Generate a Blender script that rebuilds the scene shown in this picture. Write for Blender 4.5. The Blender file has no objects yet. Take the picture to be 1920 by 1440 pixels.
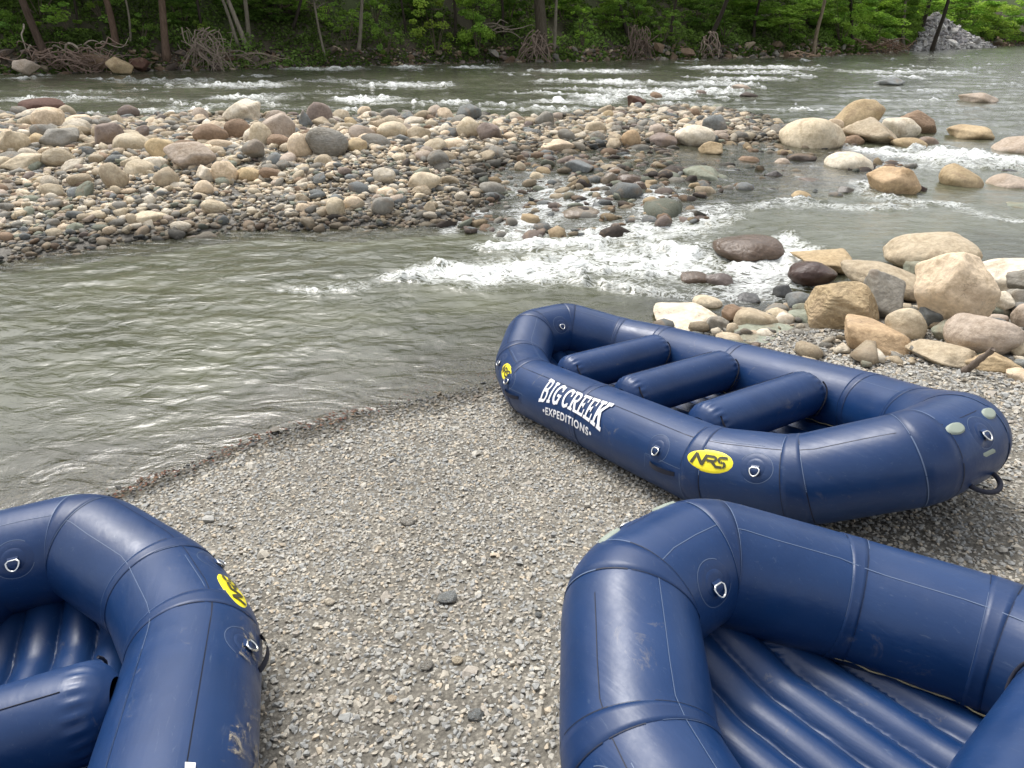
import bpy, bmesh, math, random
import numpy as np
from mathutils import Vector, Matrix
sc = bpy.context.scene
C = sc.collection
PI = math.pi
rng = np.random.default_rng(7)
random.seed(7)

# ------------------------------------------------------------------ camera
F, HC, PITCH, ROLL = 1233.89, 2.12, 0.5068, -0.0103      # focal length in px of a 1920 px wide picture
GX, GY = 0.0905, -0.1889                                   # slope of the gravel landing
cd = bpy.data.cameras.new('camera'); cam = bpy.data.objects.new('camera', cd); C.objects.link(cam)
cd.sensor_width = 36; cd.lens = 36 * F / 1920; cd.clip_start = .05; cd.clip_end = 2000
cam.matrix_world = Matrix.Translation((0, 0, HC)) @ Matrix.Rotation(PI/2 - PITCH, 4, 'X') @ Matrix.Rotation(-ROLL, 4, 'Z')
sc.camera = cam
# ------------------------------------------------------------------ light
sc.view_settings.view_transform = 'Standard'; sc.view_settings.look = 'None'
sc.view_settings.gamma = 1; sc.view_settings.exposure = 0.85
W = bpy.data.worlds.new('World'); sc.world = W; W.use_nodes = True
SUN_EL, SUN_AZ = math.radians(56), math.radians(-35)      # azimuth from +y towards +x
nt = W.node_tree; nt.nodes.clear()
sky = nt.nodes.new('ShaderNodeTexSky'); sky.sky_type = 'NISHITA'; sky.sun_disc = False
sky.sun_elevation = SUN_EL; sky.sun_rotation = SUN_AZ; sky.dust_density = 4; sky.air_density = 1.2; sky.ozone_density = 1
hs = nt.nodes.new('ShaderNodeHueSaturation'); hs.inputs['Saturation'].default_value = .22
tcw = nt.nodes.new('ShaderNodeTexCoord'); nzw = nt.nodes.new('ShaderNodeTexNoise'); nzw.inputs['Scale'].default_value = 2.2
nzw.inputs['Detail'].default_value = 5
crw = nt.nodes.new('ShaderNodeMapRange'); crw.inputs[1].default_value = .3; crw.inputs[2].default_value = .7
crw.inputs[3].default_value = .75; crw.inputs[4].default_value = 1.25
mlw = nt.nodes.new('ShaderNodeVectorMath'); mlw.operation = 'SCALE'
bgw = nt.nodes.new('ShaderNodeBackground'); bgw.inputs['Strength'].default_value = .15
ow = nt.nodes.new('ShaderNodeOutputWorld')
nt.links.new(sky.outputs[0], hs.inputs['Color']); nt.links.new(tcw.outputs['Generated'], nzw.inputs['Vector'])
nt.links.new(nzw.outputs['Fac'], crw.inputs[0]); nt.links.new(hs.outputs[0], mlw.inputs[0]); nt.links.new(crw.outputs[0], mlw.inputs['Scale'])
nt.links.new(mlw.outputs[0], bgw.inputs['Color']); nt.links.new(bgw.outputs[0], ow.inputs['Surface'])
sl = bpy.data.lights.new('sun', 'SUN'); sl.energy = 1.15; sl.angle = math.radians(22); sl.color = (1, .965, .91)
so = bpy.data.objects.new('sun', sl); C.objects.link(so)
sd = Vector((math.sin(SUN_AZ)*math.cos(SUN_EL), math.cos(SUN_AZ)*math.cos(SUN_EL), math.sin(SUN_EL)))
so.rotation_euler = (-sd).to_track_quat('-Z', 'Y').to_euler(); so.location = (0, 0, 30)

# ------------------------------------------------------------------ helpers
def ray(u, v):
    u -= 960; v -= 720
    c, s = math.cos(ROLL), math.sin(ROLL)
    u, v = c*u + s*v, -s*u + c*v
    cp, sp = math.cos(PITCH), math.sin(PITCH)
    return np.array([u/F, cp - v/F*sp, -sp - v/F*cp])
def at(u, v, z=-1.0):
    "the point of the level z seen at pixel u, v of the photograph"
    d = ray(u, v); t = (z - HC)/d[2]
    return np.array([0, 0, HC]) + t*d
def at_ground(u, v):
    d = ray(u, v); t = -HC/(d[2] - GX*d[0] - GY*d[1]); return np.array([0, 0, HC]) + t*d
def px_of(P):
    d = np.asarray(P) - np.array([0, 0, HC]); cp, sp = math.cos(PITCH), math.sin(PITCH)
    z = d[..., 1]*cp - d[..., 2]*sp; y = d[..., 1]*sp + d[..., 2]*cp
    return 960 + F*d[..., 0]/z, 720 - F*y/z, z
def tag(o, label=None, cat=None, group=None, kind=None):
    if label: o['label'] = label
    if cat: o['category'] = cat
    if group: o['group'] = group
    if kind: o['kind'] = kind
    return o
def link(name, me, mat=None, parent=None, loc=None):
    o = bpy.data.objects.new(name, me)
    if mat is not None and me is not None and len(me.materials) == 0:
        for m in (mat if isinstance(mat, (list, tuple)) else [mat]): me.materials.append(m)
    C.objects.link(o)
    if parent: o.parent = parent
    if loc is not None: o.location = loc
    return o
def empty(name, loc=(0, 0, 0)):
    o = bpy.data.objects.new(name, None); C.objects.link(o); o.location = loc; o.empty_display_size = .2; return o
def npmesh(name, V, Fc, smooth=True, attrs=None, mats=None):
    "V (n,3), Fc (m,k) with k = 3 or 4"
    me = bpy.data.meshes.new(name); V = np.asarray(V, np.float32); Fc = np.asarray(Fc, np.int32); k = Fc.shape[1]
    me.vertices.add(len(V)); me.vertices.foreach_set('co', V.ravel())
    me.loops.add(Fc.size); me.loops.foreach_set('vertex_index', Fc.ravel())
    me.polygons.add(len(Fc)); me.polygons.foreach_set('loop_start', np.arange(0, Fc.size, k, dtype=np.int32))
    me.polygons.foreach_set('use_smooth', np.full(len(Fc), smooth, bool))
    if mats is not None: me.polygons.foreach_set('material_index', np.asarray(mats, np.int32))
    for nm, a in (attrs or {}).items():
        if a.ndim == 2:
            at_ = me.color_attributes.new(nm, 'FLOAT_COLOR', 'POINT'); at_.data.foreach_set('color', np.c_[a, np.ones(len(a))].astype(np.float32).ravel())
        else:
            at_ = me.attributes.new(nm, 'FLOAT', 'POINT'); at_.data.foreach_set('value', a.astype(np.float32))
    me.update(calc_edges=True)
    return me
_perm = np.random.default_rng(3).permutation(256); _perm = np.r_[_perm, _perm, _perm]
_g2 = np.array([(math.cos(a), math.sin(a)) for a in np.linspace(0, 2*PI, 32, endpoint=False)])
_g3 = np.random.default_rng(4).normal(size=(64, 3)); _g3 /= np.linalg.norm(_g3, axis=1)[:, None]
def perlin2(x, y):
    xi = np.floor(x).astype(int); yi = np.floor(y).astype(int); fx = x - xi; fy = y - yi; xi &= 255; yi &= 255
    u = fx*fx*fx*(fx*(fx*6-15)+10); v = fy*fy*fy*(fy*(fy*6-15)+10)
    def g(a, b, dx, dy):
        h = _g2[_perm[_perm[a] + b] & 31]; return h[..., 0]*dx + h[..., 1]*dy
    n00 = g(xi, yi, fx, fy); n10 = g((xi+1) & 255, yi, fx-1, fy); n01 = g(xi, (yi+1) & 255, fx, fy-1); n11 = g((xi+1) & 255, (yi+1) & 255, fx-1, fy-1)
    return 1.5*((n00*(1-u)+n10*u)*(1-v) + (n01*(1-u)+n11*u)*v)
def perlin3(P):
    I = np.floor(P).astype(int); f = P - I; I &= 255; w = f*f*f*(f*(f*6-15)+10); out = 0
    for dx in (0, 1):
        for dy in (0, 1):
            for dz in (0, 1):
                h = _g3[_perm[_perm[_perm[(I[:, 0]+dx) & 255] + ((I[:, 1]+dy) & 255)] + ((I[:, 2]+dz) & 255)] & 63]
                d = f - (dx, dy, dz); wt = (w[:, 0] if dx else 1-w[:, 0])*(w[:, 1] if dy else 1-w[:, 1])*(w[:, 2] if dz else 1-w[:, 2])
                out = out + wt*(h*d).sum(1)
    return 1.6*out
def fbm2(x, y, o=4, g=.5):
    s = 0; a = 1; t = 0
    for k in range(o): s = s + a*perlin2(x + 17.3*k, y - 9.1*k); t += a; a *= g; x = x*2.03; y = y*2.03
    return s/t
def fbm3(P, o=4, g=.5):
    s = 0; a = 1; t = 0
    for k in range(o): s = s + a*perlin3(P + 11.7*k); t += a; a *= g; P = P*2.03
    return s/t
def sstep(x, a, b):
    t = np.clip((x - a)/(b - a), 0, 1); return t*t*(3 - 2*t)
def seg_dist(x, y, A, B):
    d = np.subtract(B, A)[:2]; L = (d**2).sum(); t = np.clip(((x - A[0])*d[0] + (y - A[1])*d[1])/L, 0, 1)
    return np.hypot(x - A[0] - t*d[0], y - A[1] - t*d[1]), t
def poly_sd(x, y, poly):
    "signed distance, positive inside"
    dm = np.full(x.shape, 1e9); ins = np.zeros(x.shape, bool); n = len(poly)
    for i in range(n):
        A, B = poly[i], poly[(i+1) % n]; dm = np.minimum(dm, seg_dist(x, y, A, B)[0])
        c = ((A[1] > y) != (B[1] > y)) & (x < (B[0]-A[0])*(y-A[1])/((B[1]-A[1]) + 1e-12) + A[0]); ins ^= c
    return np.where(ins, dm, -dm)

# ------------------------------------------------------------------ materials
class NT:
    def __init__(s, name):
        s.m = bpy.data.materials.new(name); s.m.use_nodes = True; s.t = s.m.node_tree; s.t.nodes.clear()
        s.out = s.n('ShaderNodeOutputMaterial')
    def n(s, ty, **kw):
        nd = s.t.nodes.new(ty)
        for k, v in kw.items(): setattr(nd, k, v)
        return nd
    def l(s, a, b): s.t.links.new(a, b)
    def noise(s, vec, scale, detail=4, rough=.55, dist=0):
        nd = s.n('ShaderNodeTexNoise'); nd.inputs['Scale'].default_value = scale; nd.inputs['Detail'].default_value = detail
        nd.inputs['Roughness'].default_value = rough; nd.inputs['Distortion'].default_value = dist
        if vec is not None: s.l(vec, nd.inputs['Vector'])
        return nd.outputs['Fac']
    def mapr(s, v, a, b, c, d, clamp=True):
        nd = s.n('ShaderNodeMapRange'); nd.clamp = clamp
        for i, q in enumerate((a, b, c, d)): nd.inputs[i+1].default_value = q
        s.l(v, nd.inputs[0]); return nd.outputs[0]
    def mix(s, f, a, b, mode='MIX'):
        nd = s.n('ShaderNodeMix', data_type='RGBA', blend_type=mode)
        for i, q in ((0, f), (6, a), (7, b)):
            if hasattr(q, 'is_output') or isinstance(q, bpy.types.NodeSocket): s.l(q, nd.inputs[i])
            elif i == 0: nd.inputs[0].default_value = q
            else: nd.inputs[i].default_value = (*q, 1)
        return nd.outputs[2]
    def math(s, op, a, b=0.):
        nd = s.n('ShaderNodeMath', operation=op)
        for i, q in ((0, a), (1, b)):
            if isinstance(q, bpy.types.NodeSocket): s.l(q, nd.inputs[i])
            else: nd.inputs[i].default_value = q
        return nd.outputs[0]
    def bump(s, h, dist=.01, strength=1, prev=None):
        nd = s.n('ShaderNodeBump'); nd.inputs['Strength'].default_value = strength; nd.inputs['Distance'].default_value = dist
        s.l(h, nd.inputs['Height'])
        if prev: s.l(prev, nd.inputs['Normal'])
        return nd.outputs[0]
    def bsdf(s, col, rough=.6, spec=.5, metal=0, normal=None):
        b = s.n('ShaderNodeBsdfPrincipled')
        for k, q in (('Base Color', col), ('Roughness', rough), ('Specular IOR Level', spec), ('Metallic', metal)):
            if isinstance(q, bpy.types.NodeSocket): s.l(q, b.inputs[k])
            else: b.inputs[k].default_value = (*q, 1) if isinstance(q, tuple) else q
        if normal: s.l(normal, b.inputs['Normal'])
        return b.outputs[0]
    def done(s, sh): s.l(sh, s.out.inputs['Surface']); return s.m
def simple(name, col, rough=.5, metal=0, spec=.5):
    n = NT(name); return n.done(n.bsdf(col, rough, spec, metal))

def stone_material(name, per_object, wet=False, strata=0.):
    n = NT(name); tc = n.n('ShaderNodeTexCoord'); geo = n.n('ShaderNodeNewGeometry')
    if per_object:
        oi = n.n('ShaderNodeObjectInfo'); base = oi.outputs['Color']
        va = n.n('ShaderNodeVectorMath', operation='ADD'); n.l(tc.outputs['Object'], va.inputs[0])
        cx = n.n('ShaderNodeCombineXYZ'); r = n.math('MULTIPLY', oi.outputs['Random'], 37.); n.l(r, cx.inputs[0]); n.l(r, cx.inputs[2]); n.l(cx.outputs[0], va.inputs[1]); vec = va.outputs[0]
        sc1 = 2.6
    else:
        a = n.n('ShaderNodeAttribute', attribute_name='col'); base = a.outputs['Color']; vec = geo.outputs['Position']; sc1 = 5
    f = n.noise(vec, sc1, 7, .62, .4); f2 = n.noise(vec, sc1*6, 6, .7); f3 = n.noise(vec, sc1*.6, 3, .5, 1.2)
    c = n.mix(n.mapr(f, .3, .7, 0, 1), base, (.62, .56, .46), 'MULTIPLY')
    lt = n.mix(1., base, (1.32, 1.3, 1.25), 'MULTIPLY')
    c = n.mix(n.mapr(f2, .4, .68, 0, .75), c, lt)
    c = n.mix(n.mapr(f3, .56, .64, 0, .38), c, (.28, .2, .13))
    # scattered dark pits and pale mineral veins
    v = n.n('ShaderNodeTexVoronoi', feature='DISTANCE_TO_EDGE'); v.inputs['Scale'].default_value = sc1*1.1
    dv = n.n('ShaderNodeVectorMath', operation='ADD'); n.l(vec, dv.inputs[0])
    nz = n.n('ShaderNodeTexNoise'); nz.inputs['Scale'].default_value = sc1*2; n.l(vec, nz.inputs['Vector']); n.l(nz.outputs['Color'], dv.inputs[1]); n.l(dv.outputs[0], v.inputs['Vector'])
    crack = n.mapr(v.outputs['Distance'], 0, .018, 1, 0)
    c = n.mix(n.math('MULTIPLY', crack, n.mapr(f3, .45, .6, 0, .5)), c, (.1, .085, .07))
    bh = n.math('ADD', f, n.math('MULTIPLY', f2, .35))
    if strata:
        w = n.n('ShaderNodeTexWave', wave_type='BANDS', bands_direction='Z'); w.inputs['Scale'].default_value = 5; w.inputs['Distortion'].default_value = 16; w.inputs['Detail'].default_value = 4; n.l(vec, w.inputs['Vector'])
        c = n.mix(n.mapr(w.outputs['Fac'], .1, .75, strata, 0), c, (.10, .075, .05)); bh = n.math('ADD', bh, n.math('MULTIPLY', w.outputs['Fac'], strata*.9))
    if wet: c = n.mix(1., c, (.42, .40, .40), 'MULTIPLY')
    nb = n.bump(bh, .05 if per_object else .012, .9)
    return n.done(n.bsdf(c, .22 if wet else .82, .5 if wet else .25, 0, nb))
M = {}
M['stone'] = stone_material('river_stone', True)
M['stone_wet'] = stone_material('wet_stone', True, wet=True)
M['stone_strata'] = stone_material('banded_stone', True, strata=.16)
M['stones'] = stone_material('mixed_stones', False)

n = NT('gravel_pebble'); a = n.n('ShaderNodeAttribute', attribute_name='col'); geo = n.n('ShaderNodeNewGeometry')
f = n.noise(geo.outputs['Position'], 70, 4, .7)
M['pebble'] = n.done(n.bsdf(n.mix(n.mapr(f, .3, .7, 0, 1), n.mix(1., a.outputs['Color'], (.78, .76, .73), 'MULTIPLY'), n.mix(1., a.outputs['Color'], (1.18, 1.17, 1.15), 'MULTIPLY')), .8, .25, 0, n.bump(f, .004, .6)))

n = NT('ground'); a = n.n('ShaderNodeAttribute', attribute_name='col'); geo = n.n('ShaderNodeNewGeometry')
f = n.noise(geo.outputs['Position'], 9, 8, .7); v = n.n('ShaderNodeTexVoronoi'); v.inputs['Scale'].default_value = 45; n.l(geo.outputs['Position'], v.inputs['Vector'])
c = n.mix(n.mapr(f, .3, .7, 0, 1), n.mix(1., a.outputs['Color'], (.55, .55, .55), 'MULTIPLY'), n.mix(1., a.outputs['Color'], (1.3, 1.3, 1.3), 'MULTIPLY'))
c = n.mix(n.mapr(v.outputs['Distance'], .2, .6, 0, .45), c, (.05, .045, .04))
M['ground'] = n.done(n.bsdf(c, .9, .2, 0, n.bump(n.math('ADD', f, n.math('MULTIPLY', v.outputs['Distance'], -.5)), .03, .8)))

def water_material():
    n = NT('river_water'); geo = n.n('ShaderNodeNewGeometry'); pos = geo.outputs['Position']
    fo = n.n('ShaderNodeAttribute', attribute_name='foam').outputs['Fac']; dp = n.n('ShaderNodeAttribute', attribute_name='depth').outputs['Fac']
    mp = n.n('ShaderNodeMapping'); mp.inputs['Scale'].default_value = (.75, 1.5, 1); mp.inputs['Rotation'].default_value = (0, 0, .25); n.l(pos, mp.inputs['Vector'])
    n1 = n.noise(mp.outputs[0], 3.2, 5, .55, .9); n2 = n.noise(mp.outputs[0], 14, 4, .6, .6); n3 = n.noise(mp.outputs[0], .45, 4, .6, .5)
    b = n.bump(n1, .034, .7); b = n.bump(n2, .004, .7, b)
    murk = n.mix(n.mapr(n3, .35, .65, 0, 1), (.052, .056, .030), (.108, .112, .070))
    dif = n.n('ShaderNodeBsdfDiffuse'); n.l(murk, dif.inputs['Color']); n.l(b, dif.inputs['Normal'])
    tr = n.n('ShaderNodeBsdfTransparent'); tr.inputs['Color'].default_value = (.78, .74, .56, 1)
    al = n.mapr(dp, 0., .42, .12, 1)
    body = n.n('ShaderNodeMixShader'); n.l(al, body.inputs[0]); n.l(tr.outputs[0], body.inputs[1]); n.l(dif.outputs[0], body.inputs[2])
    gl = n.n('ShaderNodeBsdfGlossy'); gl.inputs['Roughness'].default_value = .15; gl.inputs['Color'].default_value = (1, 1, 1, 1); n.l(b, gl.inputs['Normal'])
    fr = n.n('ShaderNodeFresnel'); fr.inputs['IOR'].default_value = 1.34; n.l(b, fr.inputs['Normal'])
    wat = n.n('ShaderNodeMixShader'); n.l(n.mapr(fr.outputs[0], 0, 1, .02, 1), wat.inputs[0]); n.l(body.outputs[0], wat.inputs[1]); n.l(gl.outputs[0], wat.inputs[2])
    # foam: thin curling threads where the water is broken, solid white where it is churned
    mp2 = n.n('ShaderNodeMapping'); mp2.inputs['Scale'].default_value = (.7, 1.35, 1); mp2.inputs['Rotation'].default_value = (0, 0, .15); n.l(pos, mp2.inputs['Vector'])
    t1 = n.noise(mp2.outputs[0], 3.6, 7, .62, 2.8); t2 = n.noise(mp2.outputs[0], 13, 4, .6, 1.2)
    ridge = n.math('SUBTRACT', 1., n.math('MULTIPLY', n.math('ABSOLUTE', n.math('SUBTRACT', t1, .5)), 7.))
    ridge = n.math('ADD', n.math('MULTIPLY', ridge, .6), n.math('MULTIPLY', t2, .45))
    ff = n.math('ADD', n.math('MULTIPLY', ridge, 1.0), n.math('MULTIPLY', fo, .96))
    fac = n.math('MULTIPLY', n.mapr(ff, .88, 1.62, 0, 1), n.mapr(fo, .05, .30, 0, 1))
    fb = n.bump(t2, .025, .9)
    fd = n.bsdf((.80, .82, .80), .75, .2, 0, fb)
    fm = n.n('ShaderNodeMixShader'); n.l(fac, fm.inputs[0]); n.l(wat.outputs[0], fm.inputs[1]); n.l(fd, fm.inputs[2])
    return n.done(fm.outputs[0])
M['water'] = water_material()

def raft_fabric(name, base, rough):
    n = NT(name); tc = n.n('ShaderNodeTexCoord'); v = tc.outputs['Object']; oi = n.n('ShaderNodeObjectInfo')
    f = n.noise(v, 2.2, 6, .6, .3); f2 = n.noise(v, 60, 3, .6)
    mp = n.n('ShaderNodeMapping'); mp.inputs['Scale'].default_value = (1, 7, 7); mp.inputs['Rotation'].default_value = (.5, .3, .9); n.l(v, mp.inputs['Vector'])
    s1 = n.noise(mp.outputs[0], 9, 6, .75, .6)
    c = n.mix(n.mapr(f, .35, .7, 0, .7), base, tuple(q*1.45 + .004 for q in base))
    c = n.mix(n.mapr(s1, .60, .74, 0, .45), c, (.13, .17, .24))
    fd_ = n.noise(v, 1.1, 4, .6, .8); c = n.mix(n.mapr(fd_, .45, .75, 0, .22), c, (.030, .065, .15))
    # dust and dried silt smears
    f4 = n.noise(v, 5.5, 9, .75, 1.2)
    c = n.mix(n.math('MULTIPLY', n.mapr(f4, .60, .72, 0, .6), n.mapr(f, .5, .6, 0, 1)), c, (.20, .185, .16))
    r = n.mapr(n.noise(v, 7, 6, .7), .3, .7, rough - .06, rough + .12)
    wr = n.noise(mp.outputs[0], 1.6, 3, .5, .3); return n.done(n.bsdf(c, r, .45, 0, n.bump(wr, .006, .5, n.bump(f2, .0006, .5))))
M['navy'] = raft_fabric('navy_raft_fabric', (.0032, .0245, .091), .34)
M['navy_patch'] = raft_fabric('navy_patch_fabric', (.0029, .0210, .080), .37)
M['edge'] = simple('worn_seam_edge', (.09, .13, .22), .5)
M['edge_dark'] = simple('dark_seam_edge', (.004, .008, .025), .6)
M['white'] = simple('white_print', (.78, .78, .80), .5)
M['yellow'] = simple('yellow_print', (.88, .74, .02), .45)
M['ink'] = simple('dark_print', (.045, .045, .02), .5)
M['steel'] = simple('stainless_steel', (.75, .75, .73), .22, 1)
M['pad'] = simple('grey_green_valve_cover', (.27, .31, .26), .65)
M['black_web'] = simple('dark_webbing', (.012, .014, .028), .8)
M['mud'] = None
M['cord'] = simple('lacing_cord', (.28, .24, .14), .8)

# ------------------------------------------------------------------ terrain
ZP, ZU = -1.10, -0.86          # pool level, level of the river above the rapid
bank_px = [(-420, 176), (-100, 165), (0, 160), (200, 151), (400, 143), (620, 132), (900, 118), (1100, 112), (1300, 103), (1450, 97), (1600, 89), (1700, 79), (1760, 74), (1850, 68), (1925, 65)]
bank = [at(u, v, ZU)[:2] for u, v in bank_px]
bank = [bank[0] + (bank[0]-bank[1])*4] + bank + [bank[-1] + (bank[-1]-bank[-2])*.6 + np.array([60, 10])]
bar_px = [(-500, 282), (-200, 256), (0, 240), (200, 244), (420, 234), (600, 234), (700, 228), (860, 226), (1000, 232), (1100, 214), (1200, 201), (1330, 201), (1400, 214), (1475, 236), (1480, 262),
          (1330, 268), (1180, 276), (1010, 290), (925, 318), (905, 350), (890, 385), (850, 408), (780, 412), (700, 420), (560, 424), (450, 430), (300, 448), (150, 470), (0, 492), (-250, 520), (-700, 560)]
bar = [at(u, v, -.95)[:2] for u, v in bar_px]
# shallow cobbly shelf the rapid runs over
shelf_px = [(830, 300), (1000, 270), (1300, 262), (1560, 262), (1700, 300), (1600, 350), (1450, 372), (1330, 400), (1200, 412), (1000, 420), (860, 415)]
shelf = [at(u, v, -.95)[:2] for u, v in shelf_px]
pile_px = [(1225, 585), (1350, 560), (1470, 545), (1500, 500), (1600, 480), (1700, 470), (1850, 470), (2200, 440), (2600, 560), (2100, 720), (1900, 690), (1700, 670), (1560, 655), (1380, 640)]
pile = [at(u, v, -.9)[:2] for u, v in pile_px]
lineA = at(1480, 452, -.95)[:2]; lineB = at(1200, 392, -.95)[:2]; lineC = at(850, 345, -.95)[:2]
def level(x, y):
    "water surface: the pool below the rapid, the river above it"
    d1 = (lineB - lineA); n1 = np.array([-d1[1], d1[0]]); n1 /= np.linalg.norm(n1)
    if n1[1] < 0: n1 = -n1
    s = (x - lineA[0])*n1[0] + (y - lineA[1])*n1[1]
    far = sstep(y, 12.6, 16.)
    s1 = sstep(s, -2.2, 1.0)*sstep(x, -1.5, 1.5)
    near_r = sstep(x - .62*y, -1.2, .4)*sstep(y, 8.3, 9.6)*sstep(x, 4.4, 5.4)
    return ZP + (ZU - ZP)*np.maximum(np.maximum(far, s1), near_r)
def bank_sd(x, y):
    dm = np.full(x.shape, 1e9); sg = np.ones(x.shape)
    for A, B in zip(bank[:-1], bank[1:]):
        d, t = seg_dist(x, y, A, B); cr = (B[0]-A[0])*(y-A[1]) - (B[1]-A[1])*(x-A[0]); m = d < dm - 1e-9
        dm = np.where(m, d, dm); sg = np.where(m, np.sign(cr), sg)
    return dm*sg
def ground_h(x, y, full=False):
    x = np.asarray(x, float); y = np.asarray(y, float)
    yy = np.maximum(y, -3.); P = GX*np.clip(x, -14, 14) + GY*yy
    P = P - .085*sstep(-x, 1.9, 3.3)*sstep(y, 2.4, 3.4)
    P = np.where(P < -1.05, -1.05 + (P + 1.05)*.9, P)
    bed = -1.62 + .12*fbm2(x*.5, y*.5, 3)
    h = np.maximum(P, bed)
    right = sstep(x - .8*y, 2, 10)*sstep(y, 6, 14)
    h = np.where(right > 0, h*(1-right) + (-1.6)*right, h)
    lv = level(x, y)
    sb = poly_sd(x, y, bar) + .35*fbm2(x*.6, y*.6, 3)
    crest = (.26 + .20*fbm2(x*.35+5, y*.35, 3))*(1 - .85*sstep(y - .28*np.abs(x), 13.5, 18.5))
    hb = lv - .16 + .22*sstep(sb, -.5, .5) + crest*sstep(sb, .2, 3.0)
    h = np.where(sb > -.6, np.maximum(h, hb), h)
    ss = poly_sd(x, y, shelf)
    h = np.where(ss > -.8, np.maximum(h, lv - .5 + .38*sstep(ss, -.8, .6) + .08*fbm2(x*1.3, y*1.3, 3)), h)
    sp = poly_sd(x, y, pile)
    h = np.where(sp > -.8, np.maximum(h, h*.0 + np.maximum(P, -1.25) + .10*sstep(sp, -.4, 1.0)), h)
    kb = bank_sd(x, y)
    rise = -.4 + 1.5*sstep(kb, -.4, 1.7) + np.maximum(kb - 1.2, 0)*.52 + .5*fbm2(x*.25, y*.25, 3)*sstep(kb, .5, 4) + .18*fbm2(x*1.1, y*1.1, 3)*sstep(kb, 0, 1)
    hk = ZU + np.minimum(rise, 34)
    h = np.where(kb > -.5, np.maximum(np.minimum(h, ZU - .3), hk), h)
    return (h, sb, ss, sp, kb) if full else h
def polar(a0, a1, na, r0, r1, nr):
    A = np.linspace(a0, a1, na); R = r0*(r1/r0)**np.linspace(0, 1, nr)
    AA, RR = np.meshgrid(A, R); x = RR*np.sin(AA); y = RR*np.cos(AA) - 1.0
    i = np.arange(nr-1)[:, None]*na + np.arange(na-1)[None]; Fc = np.stack([i, i+na, i+na+1, i+1], -1).reshape(-1, 4)[:, ::-1]
    return x.ravel(), y.ravel(), Fc

# ground: one sheet all round the landing, fine where the water and the bars are
Aa = np.r_[np.linspace(-PI, -1.05, 40)[:-1], np.linspace(-1.05, 1.05, 520), np.linspace(1.05, PI, 40)[1:]]
Rr = np.r_[.02, .6, 1.6*(600/1.6)**np.linspace(0, 1, 420)]
AA, RR = np.meshgrid(Aa, Rr); gx_, gy_ = (RR*np.sin(AA)).ravel(), (RR*np.cos(AA)).ravel()
na, nr = len(Aa), len(Rr); i = np.arange(nr-1)[:, None]*na + np.arange(na-1)[None]; Fc = np.stack([i, i+1, i+na+1, i+na], -1).reshape(-1, 4)[:, ::-1]
h, sb, ss, sp, kb = ground_h(gx_, gy_, True)
q = fbm2(gx_*.8, gy_*.8, 4); q2 = fbm2(gx_*.15, gy_*.15, 3)
col = np.tile([.27, .25, .21], (len(h), 1)) * (1 + .35*q[:, None])
def blend(col, m, c): return col*(1-m[:, None]) + np.array(c)[None]*m[:, None]
col = blend(col, sstep(-h, .97, 1.09), (.105, .095, .070))
col = blend(col, sstep(sb, -.3, .3), (.23, .215, .19))
col = blend(col, sstep(kb, -.6, 0), (.085, .068, .048))
col = blend(col, sstep(kb + 1.2*q, .9, 2.6), (.080, .075, .040))
col = blend(col, sstep(kb + 3*q2, 3, 7)*sstep(q2, -.1, .3)*.8, (.075, .12, .03))
g = link('ground', npmesh('ground', np.c_[gx_, gy_, h], Fc, True, {'col': col}), M['ground']); tag(g, kind='structure')
del AA, RR

# ------------------------------------------------------------------ water
x, y, Fc = polar(-1.0, 1.0, 900, 2.9, 420, 820)
lv = level(x, y); gh, sb, ss, sp, kb = ground_h(x, y, True)
cap = []
def stroke(pts, amp=1.):
    for (a, b) in zip(pts[:-1], pts[1:]): cap.append((a, b, amp))
stroke([(1478, 470, 20), (1450, 492, 34), (1390, 498, 34), (1310, 488, 34), (1230, 476, 34), (1150, 468, 32), (1070, 478, 28), (990, 492, 28), (900, 500, 24), (820, 502, 18), (740, 505, 10)], 1.0)
stroke([(1345, 392, 12), (1300, 405, 20), (1230, 425, 28), (1150, 432, 30), (1060, 442, 20), (980, 452, 12), (900, 452, 8)], .8)
stroke([(1440, 520, 18), (1340, 530, 26), (1240, 530, 20), (1150, 520, 14), (1060, 515, 12)], .5)
stroke([(740, 508, 9), (690, 520, 9), (650, 512, 7)], .42)
stroke([(690, 528, 16), (620, 535, 20), (545, 540, 12), (500, 545, 7)], .42)
stroke([(890, 375, 7), (860, 395, 9), (845, 412, 6)], .7)
stroke([(1010, 332, 9), (1030, 360, 16), (1000, 385, 16), (975, 410, 16)], .72)
stroke([(1120, 345, 8), (1090, 372, 12), (1120, 400, 14), (1090, 418, 14)], .7)
stroke([(1215, 345, 9), (1222, 370, 12), (1200, 395, 12), (1190, 412, 12)], .66)
stroke([(900, 325, 7), (940, 345, 8)], .5)
stroke([(1400, 382, 7), (1500, 372, 10), (1600, 375, 10), (1700, 372, 7)], .52)
stroke([(1610, 330, 10), (1660, 362, 10), (1760, 368, 8), (1850, 385, 10), (1920, 398, 10)], .55)
stroke([(1630, 268, 9), (1700, 276, 14), (1780, 274, 16), (1860, 280, 14), (1940, 284, 12)], .85)
stroke([(1560, 300, 5), (1640, 300, 10), (1760, 290, 8), (1900, 300, 8)], .5)
stroke([(1500, 540, 6), (1465, 560, 8), (1520, 585, 8)], .45)
stroke([(1480, 452, 9), (1468, 475, 12)], .8)
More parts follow.
